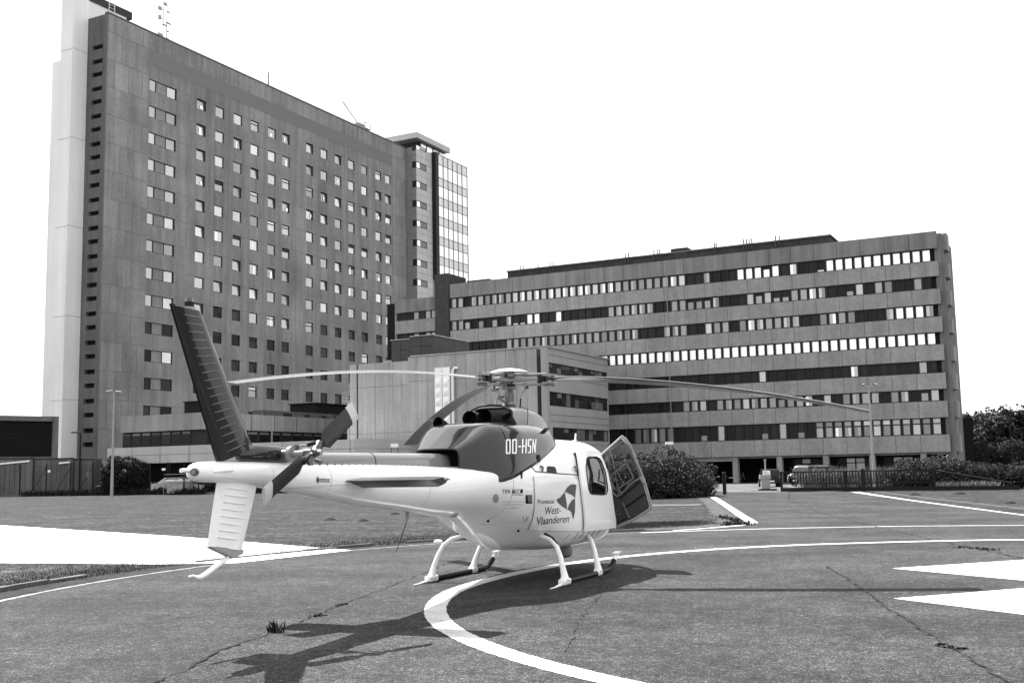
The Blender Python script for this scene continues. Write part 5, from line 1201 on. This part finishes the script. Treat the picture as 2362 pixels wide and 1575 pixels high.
tree(2398, 134, 940, 3.8, 'tree just outside the right frame edge', m_leafd, 16, 2500)
blob_leaves('dark_shrubbery', [(54+3.2*k, 128-.8*k, 1.8, 2.6, 2.0, 2.4+.3*(k % 2)) for k in range(6)], 9000, .22, m_leafd, 'dark shrubbery under the trees at right', 'shrubbery', seed=21, core=.9)
sh = tag(empty('black_shed', (51.3, 126, 0), -.3), 'flat black shed beside the end of the concrete wing', 'shed')
b = MB(); b.box(-.95, .95, 0, 5, 0, 6.6); b.build('wall', m_dark, sh); b = MB(); b.box(-1.02, 1.02, -.06, 5.06, 6.6, 6.72); b.build('roof', m_frame, sh)
def grassclump(name, pts, hgt, n, m_, label, cat, seed, spread=.12, kind=None, wdt=.012):
    R = random.Random(seed); V = []; Fq = []; o0 = Vector((pts[0][0], pts[0][1], 0))
    for _ in range(n):
        p = R.choice(pts); a = R.random()*6.28; s_ = abs(R.gauss(0, spread)); b0 = Vector((p[0]+cos(a)*s_, p[1]+sin(a)*s_, 0))-o0
        le = Vector((R.gauss(0, .38), R.gauss(0, .38), 1)).normalized()*hgt*(.4+.8*R.random()); sd_ = Vector((R.gauss(0, 1), R.gauss(0, 1), 0)).normalized()*wdt*(.6+R.random()); o = len(V)
        mid = b0+le*.6+Vector((0, 0, .05*hgt)); V += [b0-sd_, b0+sd_, mid+sd_*.8, b0+le+Vector((le.x*.3, le.y*.3, 0)), mid-sd_*.8]; Fq += [(o, o+1, o+2, o+4), (o+4, o+2, o+3)]
    q = MB(); q.add(V, Fq); ob = q.build(name, m_, None, loc=o0); tag(ob, label, cat)
    if kind: ob['kind'] = kind; 
    return ob
m_weed = mat('weed_dark', .022, .7, island=.6)
grassclump('weed', [(-2.57, 11.97)], .13, 34, m_weed, 'spiky dark weed growing from the crack left of the painted circle', 'weed', 1, .05)
grassclump('weed', [(-2.33, 13.3), (-2.36, 13.25)], .035, 30, m_weed, 'small weed on the crack beyond the spiky one', 'weed', 2, .05)
grassclump('weed', [(-2.28, 14.2), (-2.2, 14.4), (-2.24, 14.3)], .03, 36, m_weed, 'thin line of weeds highest on the left crack', 'weed', 3, .05, 'stuff')
grassclump('weed', [(8.85, 21.5), (8.95, 21.3), (8.7, 21.9), (9.0, 21.1)], .04, 130, m_weed, 'flat mat of weeds on the right crack near the far circle line', 'weed', 4, .14, 'stuff')
grassclump('weed', [(3.9, 10.2), (3.95, 10.1), (3.88, 10.35)], .02, 110, m_weed, 'low weeds on the crack near the bottom right corner', 'weed', 5, .05, 'stuff')
grassclump('kerb_weeds', [(6.0+.1*k, 31.8+.25*(k % 3)) for k in range(8)]+[(6.75, 34+.7*k) for k in range(5)], .13, 420, m_weed, 'scrubby weeds on the corner of the grass island', 'weeds', 6, .12, 'stuff')
grassclump('tall_grass', [(19.5+.45*k, 73.5+.3*(k % 3)) for k in range(16)], 1.45, 5200, mat('dry_grass', .15, .8, island=.5), 'tall pale grass standing behind the gate', 'grass', 7, .35, 'stuff', .02)
grassclump('tall_grass', [(26+.4*k, 67.6-.1*k) for k in range(8)], .55, 1400, mat('dry_grass', .15, .8, island=.5), 'pale grass in front of the right bush', 'grass', 8, .3, 'stuff', .02)
fl0, fl1 = Vector((-51.4, 116.6, 0)), Vector((-31.0, 110.2, 0))
grassclump('fence_weeds', [(fl0+(fl1-fl0)*(k/40))[:2] for k in range(41)], .7, 3500, m_leafd, 'weeds along the foot of the mesh fence', 'weeds', 9, .4, 'stuff', .03)
# short grass fringing the paved edges
R = random.Random(5); V = []; Fq = []
for _ in range(42000):
    a = radians(R.uniform(a_isl, 225)); rr_ = 16.05+abs(R.gauss(0, 1))*1.3
    if R.random() < .25: p = Vector((6.6-R.random()*.5-(34.4-0)*0, 0, 0)); t = R.random(); p = Vector((3.2+3.0*t-R.random()*2, 30.6+2.0*t+R.random()*2.5, 0))
    else: p = Vector((C0[0]+rr_*cos(a), C0[1]+rr_*sin(a), 0))
    h_ = .02+.035*R.random(); sd_ = Vector((R.gauss(0, 1), R.gauss(0, 1), 0)).normalized()*.006; o = len(V)
    if -14 < p.x < -3.3 and 21.2 < p.y < 42 and (p.y-21.5) < (-p.x-3.2)*1.12 and p.y > 21.55+(-5.4-p.x)*.22: continue
    V += [p-sd_, p+sd_, p+Vector((R.gauss(0, .02), R.gauss(0, .02), h_))]; Fq.append((o, o+1, o+2))
q = MB(); q.add(V, Fq); o = q.build('grass', m_grassb); o['kind'] = 'stuff'; tag(o, 'short grass along the edge of the landing pad', 'grass')
for (mx_, my_, lab) in ((762, 1199, 'molehill left of the tail rotor on the lawn'), (759, 1192, None), (911, 1186, 'molehill on the lawn above the belly antenna'), (838, 1202, 'small molehill between the two larger ones'), (2110, 1142, 'double molehill on the lawn in front of the gate end'), (2214, 1139.5, 'small molehill on the lawn near the low hedge'), (2331, 1160.5, 'molehill near the right frame edge')):
    if not lab: continue
    g_ = gnd(mx_, my_); k_ = 1+.5*(g_.y > 50)
    q = MB(); Rm = random.Random(int(mx_)); q.loft([[(r_*cos(2*pi*k/12)*(1+.2*Rm.random()), r_*sin(2*pi*k/12)*(1+.2*Rm.random()), z) for k in range(12)] for r_, z in ((.20*k_, 0), (.15*k_, .05*k_), (.07*k_, .085*k_), (.02, .09*k_))])
    tag(q.build('molehill', m_crack, None, smooth=True, loc=(g_.x, g_.y, 0)), lab, 'molehill', 'molehills on the lawn')
g_ = gnd(1011, 1250)
q = MB(); q.loft([[(r_*cos(2*pi*k/8)*1.6, r_*sin(2*pi*k/8), z) for k in range(8)] for r_, z in ((.07, 0), (.06, .04), (.03, .06))]); tag(q.build('stone', m_white, None, loc=(g_.x, g_.y, 0)), 'white stone on the grass edge behind the rear skid', 'stone')
# ---------------------------------------------------------------- fences, lamps and street furniture
fe = tag(empty('mesh_fence', fl0), 'tall dark wire mesh fence with angled struts across the left lawn edge', 'fence')
fd = (fl1-fl0); fL = fd.length; fdn = fd.normalized(); up = Vector((0, 0, 1))
def on_fence(px):
    d = ray(px, 1100); nrm_ = Vector((-fdn.y, fdn.x, 0)); t = (fl0-CAM).dot(nrm_)/d.dot(nrm_); return CAM+d*t-fl0
for px in (-10, 46, 107, 163, 214, 236, 346, 386, 391, 424.5, 458, 500):
    p = on_fence(px); q = MB(); q.tube([(p.x, p.y, 0), (p.x, p.y, 3.35 if px < 230 else 3.2)], .075, 6); q.build('post', m_black, fe)
for px in (163, 214, 107):
    p = on_fence(px); e_ = p-fdn*2.1; q = MB(); q.tube([(p.x, p.y, 3.0), (e_.x, e_.y, 0)], .03, 5); q.build('strut', m_black, fe)
q = MB()
for k in range(14): z = .15+.23*k; a_ = on_fence(-10); c_ = on_fence(500); q.obox(((a_.x+c_.x)/2, (a_.y+c_.y)/2, z), fdn, fdn.cross(up), up, (c_-a_).length, .008, .008)
a_ = on_fence(-10)
for k in range(150): p = a_+fdn*(.16*k); q.obox((p.x, p.y, 1.65), fdn, fdn.cross(up), up, .006, .006, 3.1)
o = q.build('wire_mesh', m_black, fe); o['kind'] = 'stuff'
q = MB(); a_ = on_fence(-10); c_ = on_fence(500); q.obox(((a_.x+c_.x)/2, (a_.y+c_.y)/2, .1), fdn, fdn.cross(up), up, (c_-a_).length, .12, .2); q.build('concrete_base', m_conc, fe)
for (px, z, sx, sz, lab) in ((287, 2.43, .44, .33, 'white notice on the fence in front of the round bush'), (378, 2.52, .42, .22, 'small white notice on the fence left of the cage'), (114, 2.58, .32, .24, 'small faded notice on the fence before the container'), (202.5, 2.2, .42, .55, 'grey poster on the container beside the fence end')):
    p = on_fence(px)+fl0; q = MB(); q.obox((0, 0, 0), fdn, fdn.cross(up), up, sx, .02, sz); o = q.build('notice_plate', m_white if sx != .42 or sz < .5 else m_conc, None, loc=(p.x, p.y-.12, z)); tag(o, lab, 'sign')
def container(px0, px1, ytop, d, lab, v):
    A_ = dep(px0, ytop, d); B_ = dep(px1, ytop, d); hgt = (A_.z+B_.z)/2
    o = tag(empty('storage_container', (A_.x, d, 0)), lab, 'container', 'containers behind the fence'); L_ = B_.x-A_.x
    q = MB(); q.box(0, L_, 0, 2.4, .1, hgt); q.build('body', mat('container_grey%d' % int(v*1000), v*1.2, .7, noise=.15, nscale=.6, streak=.3, sscale=2), o)
    q = MB()
    for x in (0, L_-.08): q.box(x, x+.08, -.03, 0, .1, hgt+.04)
    q.box(0, L_, -.03, 0, hgt-.12, hgt+.04); q.build('frame', m_frame2, o)
    for k in range(int(L_/.55)): q = MB(); q.box(.2+.55*k, .24+.55*k, -.022, 0, .2, hgt-.15); q.build('side_rib', mat('container_rib', v*.8, .7), o)
    return o
container(-40, 78, 1057, 118.6, 'long grey container wall at the left frame edge', .10); container(79, 170, 1057, 118.6, 'middle grey container behind the fence', .085); container(171, 216, 1058.5, 118.2, 'short dark grey container at the right end of the row', .075)
for (x0, x1, y0, y1, lab) in ((-5, 68, 1070, 1063, 'long white strip along the top of the left container'), (136, 161, 1068, 1065.5, 'short white strip above the middle container')):
    A_ = dep(x0, y0, 118.5); B_ = dep(x1, y1, 118.5); q = MB(); dd = (B_-A_); q.obox((0, 0, 0), dd.normalized(), Vector((0, 1, 0)), up, dd.length, .1, .16); o = q.build('white_strip', m_white, None, loc=(A_+B_)/2); tag(o, lab, 'white board')  # thin white boards on the container fronts
# lamps
lp = tag(empty('street_lamp', (-38.7, 106.7, 0), 0), 'tall pale street lamp with two flat heads in front of the tower', 'street lamp')
q = MB(); q.tube([(0, 0, 0), (0, 0, 4), (0, 0, 10.0)], [.16, .12, .07], 10); q.build('pole', m_pole, lp, smooth=True)
for s_ in (-1, 1):
    q = MB(); q.obox((s_*.45, 0, 10.05+(.06 if s_ < 0 else -.02)), Vector((1, 0, -.12*s_)).normalized(), Vector((0, 1, 0)), up, .62, .3, .12); q.build('lamp_head', m_pole, lp, bevel=.04)
P = dep(186, 997, 118); lp = tag(empty('street_lamp', (P.x, 118, 0)), 'short black lamp with one arm between plant building and tower', 'street lamp')
q = MB(); q.tube([(0, 0, 0), (0, 0, P.z-.25), (-.1, 0, P.z-.03), (-.4, 0, P.z)], .09, 8); q.build('pole', m_black, lp); q = MB(); q.box(-1.0, -.35, -.12, .12, P.z-.06, P.z+.06); q.build('lamp_head', m_black, lp)
P = dep(2003.8, 890, 72.5); lp = tag(empty('flood_lamp', (P.x, 72.5, 0)), 'tall steel post with two floodlights in front of the right wing', 'street lamp')
q = MB(); q.tube([(0, 0, 0), (0, 0, P.z)], [.09, .05], 10); q.tube([(-.45, 0, P.z-.02), (.45, 0, P.z-.02)], .025, 6); q.build('pole', m_pole, lp, smooth=True)
for s_ in (-1, 1):
    q = MB(); q.obox((s_*.42, -.05, P.z+.14), Vector((1, 0, .12*s_)).normalized(), Vector((0, 1, .3)).normalized(), Vector((0, -.3, 1)).normalized(), .28, .2, .14); f_ = q.build('floodlight', m_frame2, lp, bevel=.02); q = MB(); q.obox((s_*.42, -.17, P.z+.12), Vector((1, 0, 0)), Vector((0, 1, 0)), up, .2, .02, .07); q.build('lens', m_white, f_)
P = dep(2327, 950, 104); lp = tag(empty('street_lamp', (P.x, 104, 0)), 'dark lamp post standing in front of the tall trees at right', 'street lamp')
q = MB(); q.tube([(0, 0, 0), (0, 0, P.z)], .07, 8); q.build('pole', m_black, lp); q = MB(); q.box(-.12, .48, -.12, .12, P.z-.03, P.z+.08); q.build('lamp_head', m_frame2, lp)
for (px, py, d, lab) in ((1544, 1022, 78, 'white box floodlight on thin legs above the bramble hedge'), (910, 1027, 60, 'white box floodlight on thin legs behind the tail boom')):
    P = dep(px, py, d); o = tag(empty('approach_floodlight', (P.x, d, 0)), lab, 'floodlight', 'landing pad floodlights'); s_ = d*8.5/FPX
    q = MB(); q.box(-s_, s_, -.12, .12, P.z-.10, P.z+.10); q.build('light_box', m_white, o)
    q = MB(); q.tube([(-s_*.9, 0, 0), (-s_*.9, 0, P.z-.1)], .018, 5); q.build('leg', m_frame2, o); q = MB(); q.tube([(s_*.95, 0, 0), (s_*.95, 0, P.z-.1)], .018, 5); q.build('leg', m_frame2, o)
    q = MB(); q.box(-s_*.7, s_*.7, -.1, .1, P.z-.62, P.z-.48); q.build('control_box', m_black, o)
o = tag(empty('bollard', (12.8, 67.9, 0)), 'slim black bollard beside the hedge at the gate', 'bollard'); q = MB(); q.tube([(0, 0, 0), (0, 0, 1.3)], .11, 12); q.build('post', m_black, o, smooth=True); q = MB(); q.tube([(0, 0, 1.3), (0, 0, 1.36)], [.12, .09], 12); q.build('cap', m_frame2, o)
tm = tag(empty('ticket_machine', (17.25, 76.6, 0), -.1), 'pale ticket machine with a small sign on a dark plinth', 'ticket machine')
q = MB(); q.box(-.45, .75, -.35, .35, 0, .12); q.build('plinth', m_frame2, tm); q = MB(); q.box(-.28, .30, -.22, .22, .12, 1.02); q.box(-.36, .38, -.26, .26, .78, 1.08); q.build('housing', m_grey := mat('machine_grey', .26, .5, noise=.06), tm, bevel=.02)
q = MB(); q.box(-.16, .34, -.30, -.27, 1.08, 1.36); sg = q.build('sign_plate', m_white, tm)
for z, x1 in ((1.27, .12), (1.16, .26)): q = MB(); q.box(-.06 if x1 < .2 else -.10, x1, -.304, -.30, z-.02, z+.02); q.build('text_line', m_frame2, sg)
q = MB(); q.tube([(.06, 0, 1.08), (.06, 0, 2.05)], .05, 8); q.tube([(.06, 0, 2.02), (.06, 0, 2.14)], .075, 8); q.build('mast', m_grey, tm); q = MB(); q.box(-.12, .12, -.24, -.225, .80, .90); q.build('slot_hood', m_frame2, tm)
# gate
G0, G1 = Vector((17.15, 71.3, 0)), Vector((25.3, 66.9, 0)); gd = (G1-G0); gL = gd.length; gt = tag(empty('sliding_gate', G0, atan2(gd.y, gd.x)), 'black sliding gate with many upright bars across the road', 'gate')
def gbox(name, x0, x1, z0, z1_, y0=-.05, y1=.05): q = MB(); q.box(x0, x1, y0, y1, z0, z1_); return q.build(name, m_black, gt)
gbox('bottom_beam', 0.02, gL+4.6, .02, .27); gbox('top_rail', 0, gL, 1.22, 1.29, -.03, .03); gbox('middle_rail', 0, gL, .48, .54, -.03, .03)
for x in (-.04, 4.0, 5.05, gL-.05): gbox('gate_post', x-.06 if x < 4.5 or x > 6 else x-.10, x+.06 if x < 4.5 or x > 6 else x+.12, 0, 1.30 if x < 5 or x > 6 else 1.38, -.08, .08)
for k in range(int(gL/.18)): q = inst('bar', boxmesh(.055, .05, .68, m_black, 'bar'), gt, (.12+.18*k, 0, .88))
q = MB(); q.tube([(gL, 0, 1.22), (gL+4.2, 0, .42)], .05, 6); q.build('sloping_stay', m_black, gt)
for x in (3.9, 4.9): q = MB(); q.tube([(x-.35, 0, .5), (x, 0, .22)], .03, 5); q.build('brace', m_black, gt)
# cage and rack at left
cgp = gnd(409, 1140); cg = tag(empty('gas_cage', (cgp.x, cgp.y, 0)), 'steel cage holding a translucent tank behind the fence', 'cage')
q = MB(); w2 = 63/2/FPX*cgp.y; hg = 2.25
for x in (-w2, w2):
    for y in (0, 1.5): q.tube([(x, y, 0), (x, y, hg-.6 if x < 0 else hg-.25)], .03, 5)
for z in (hg-.6, hg-.25, 1.2):
    q.tube([(-w2, 0, z), (w2, 0, z)], .025, 5); q.tube([(-w2, 1.5, z), (w2, 1.5, z)], .025, 5)
q.build('bars', m_pole, cg)
q = MB(); q.box(-w2*.85, w2*.85, .2, 1.3, .1, 1.25); tk = q.build('tank', mat('tank_plastic', .30, .4, noise=.3, nscale=2), cg, bevel=.08); q = MB(); q.box(-w2*.9, w2*.9, .15, 1.35, 1.25, 1.5); q.build('sheet_cover', mat('crumpled_cover', .6, .5, noise=.5, nscale=3), cg, bevel=.06)
rkp = gnd(250, 1141); rk_ = tag(empty('pipe_rack', (rkp.x, rkp.y+2, 0)), 'grey pipe frame with equipment beside the street lamp', 'rack')
q = MB(); q.tube([(-1.3, 0, 1.85), (1.35, 0, 1.85), (1.35, 0, 0)], .045, 6); q.tube([(-1.3, 0, 1.85), (-1.3, 0, 0)], .04, 6); q.build('frame', m_pole, rk_)
for x, sx, sz, m__ in ((-.9, .6, .9, m_conc), (.2, .8, 1.1, m_frame2), (.9, .4, .7, m_frame2)): q = MB(); q.box(x-sx/2, x+sx/2, .1, .7, .05, sz); q.build('cabinet', m__, rk_, bevel=.03)
q = MB(); q.box(1.28, 1.42, -.06, -.04, .55, .95); q.build('white_plate', m_white, rk_)
# ---------------------------------------------------------------- vehicles
def car(name, loc, rz, kind, paint, lab, cat, sc=1.0, extra=None):
    o = tag(empty(name, loc, rz), lab, cat); o.scale = (sc,)*3
    if kind == 'van': L_, Wd, prof_, cab, wx = 4.8, 1.85, [(-2.4, .35), (-2.4, 1.2), (-2.36, 1.9), (1.0, 1.93), (1.25, 1.86), (1.85, 1.18), (2.3, .98), (2.42, .7), (2.4, .35)], [(1.05, 1.80), (1.22, 1.78), (1.75, 1.20), (.55, 1.20), (.55, 1.80)], (-1.5, 1.55)
    elif kind == 'suv': L_, Wd, prof_, cab, wx = 4.2, 1.78, [(-2.05, .35), (-2.1, .95), (-1.85, 1.60), (-1.6, 1.68), (.4, 1.66), (1.05, 1.08), (1.95, .95), (2.08, .6), (2.05, .35)], [(-1.75, 1.55), (.35, 1.57), (.9, 1.08), (-1.9, 1.05)], (-1.3, 1.35)
    else: L_, Wd, prof_, cab, wx = 4.4, 1.75, [(-2.2, .35), (-2.22, .9), (-1.7, 1.0), (-1.1, 1.42), (.2, 1.44), (.95, .98), (2.0, .82), (2.2, .55), (2.18, .35)], [(-1.45, 1.02), (-1.0, 1.36), (.15, 1.38), (.75, 1.0)], (-1.35, 1.4)
    q = MB(); rings_ = []
    for y, f, up_ in ((-Wd/2, .96, .10), (-Wd/2+.07, 1, 0), (Wd/2-.07, 1, 0), (Wd/2, .96, .10)):
        rings_.append([(x*f, y*(1 if z < 1.1 else .86), z if z < 1.1 else z-up_*.5) for x, z in resample(prof_, .5)])
    q.loft(rings_); bd = q.build('body', paint, o, bevel=.02)
    for s_ in (-1, 1):
        q = MB(); q.prism(cab, (s_*(Wd/2*.9), s_*(Wd/2*.925)), None, lambda a, c, d: (a, d*(1 if c < 1.12 else .955), c)); q.build('side_window', c_glass, o)
        for x in wx:
            q = MB(); q.tube([(x, s_*(Wd/2-.22), .33), (x, s_*(Wd/2+.02), .33)], .33, 18); w_ = q.build('wheel', m_tyre, o, smooth=True); q = MB(); q.tube([(x, s_*(Wd/2+.0), .33), (x, s_*(Wd/2+.03), .33)], .2, 14); q.build('rim', m_pole, w_, smooth=True)
        q = MB(); q.obox((prof_[-2][0]*.97, s_*Wd*.36, .72 if kind != 'van' else .85), Vector((1, 0, 0)), Vector((0, 1, 0)), up, .12, .3, .14); q.build('headlight', h_metal, o)
        q = MB(); q.obox((-L_/2*.985, s_*Wd*.43, .95 if kind != 'van' else 1.1), Vector((1, 0, 0)), Vector((0, 1, 0)), up, .1, .16, .3); q.build('tail_light', mat('tail_lamp', .12, .2), o)
    if kind == 'van': ws = [(1.30, 1.80), (1.83, 1.22)]; rw_ = [(-2.37, 1.75), (-2.41, 1.2)]
    elif kind == 'suv': ws = [(.47, 1.62), (1.05, 1.12)]; rw_ = [(-1.83, 1.56), (-2.05, 1.08)]
    else: ws = [(.28, 1.40), (.92, 1.03)]; rw_ = [(-1.15, 1.38), (-1.65, 1.05)]
    for nm, (p0, p1), off in (('windscreen', ws, .03), ('rear_window', rw_, -.03)):
        q = MB(); q.add([(p0[0]+off, -.66, p0[1]), (p0[0]+off, .66, p0[1]), (p1[0]+off, .74, p1[1]), (p1[0]+off, -.74, p1[1]), (p0[0]+off-.04, -.66, p0[1]-.02), (p0[0]+off-.04, .66, p0[1]-.02), (p1[0]+off-.04, .74, p1[1]-.02), (p1[0]+off-.04, -.74, p1[1]-.02)], [(0, 1, 2, 3), (4, 5, 6, 7), (0, 1, 5, 4), (1, 2, 6, 5), (2, 3, 7, 6), (3, 0, 4, 7)]); q.build(nm, c_glass, o)
    for s_ in (-1, 1): q = MB(); q.box(s_*L_/2-.03, s_*L_/2+.03, -.26, .26, .50, .61); q.build('number_plate', m_white, o)
    return o
p_black = mat('car_paint_black', .008, .35, coat=.4); p_white = mat('car_paint_white', .42, .3, coat=1); p_grey = mat('car_paint_silver', .35, .3, metal=.5, coat=1)
P = dep(1775, 1110, 90); car('parked_car', (P.x, 90, 0), radians(82), 'suv', p_black, 'black estate seen from behind beside the ticket machine', 'car', .86)
P = dep(1874, 1110, 90.5); v_ = car('parked_van', (P.x, 90.5, 0), radians(212), 'van', p_black, 'black van behind the gate nearest the upright bars', 'van', .84)
q = MB()
for x in (-1.8, -.2): q.tube([(x, -.7, 1.98), (x, .7, 1.98)], .03, 5)
for y in (-.3, .1): q.tube([(-2.2, y, 2.02), (.8, y, 2.02)], .025, 5)
q.build('roof_rack', m_black, v_)
P = dep(1866, 1110, 97); car('parked_van', (P.x, 97, 0), radians(220), 'van', p_white, 'white van standing behind the black van', 'van', .86)
P = dep(2076, 1110, 84); car('parked_car', (P.x, 84, 0), radians(190), 'saloon', p_grey, 'silver car half hidden behind the right part of the gate', 'car', .98)
P = dep(1643, 1110, 121); car('parked_car', (P.x, 121, 0), radians(262), 'saloon', p_black, 'dark car under the building left of the concrete column', 'car', .95)
P = dep(1680, 1110, 121); car('parked_car', (P.x, 121, 0), radians(268), 'saloon', p_black, 'dark car under the building just beside the concrete column', 'car', .95)
P = dep(410, 1120, 113); car('parked_car', (P.x, 113.2, 0), radians(8), 'saloon', p_white, 'white car parked behind the steel cage', 'car', 1.15)
P = dep(262, 1120, 114); car('parked_car', (P.x, 115.5, 0), radians(10), 'saloon', p_black, 'dark car behind the pale street lamp', 'car', 1.0)
P = dep(1708, 1110, 117); bi = tag(empty('bicycle', (P.x, 117, 0), .3), 'small bicycle leaning in the dark passage', 'bicycle')
for x in (-.5, .5):
    q = MB(); q.tube([(x+.32*cos(t*.5236), 0, .33+.32*sin(t*.5236)) for t in range(13)], .02, 5, cap=False); q.build('wheel', m_tyre, bi)
q = MB(); q.tube([(-.5, 0, .33), (-.15, 0, .75), (.35, 0, .78), (0, 0, .3), (-.5, 0, .33)], .02, 5); q.tube([(.35, 0, .95), (.38, 0, .75), (.5, 0, .33)], .02, 5); q.tube([(0, 0, .3), (-.2, 0, .92)], .02, 5); q.build('frame', m_pole, bi)
q = MB(); q.tube([(.3, -.25, 1.0), (.38, 0, .96), (.3, .25, 1.0)], .018, 5); q.build('handlebar', m_pole, bi); q = MB(); q.box(-.32, -.08, -.06, .06, .92, .97); q.build('saddle', m_black, bi)
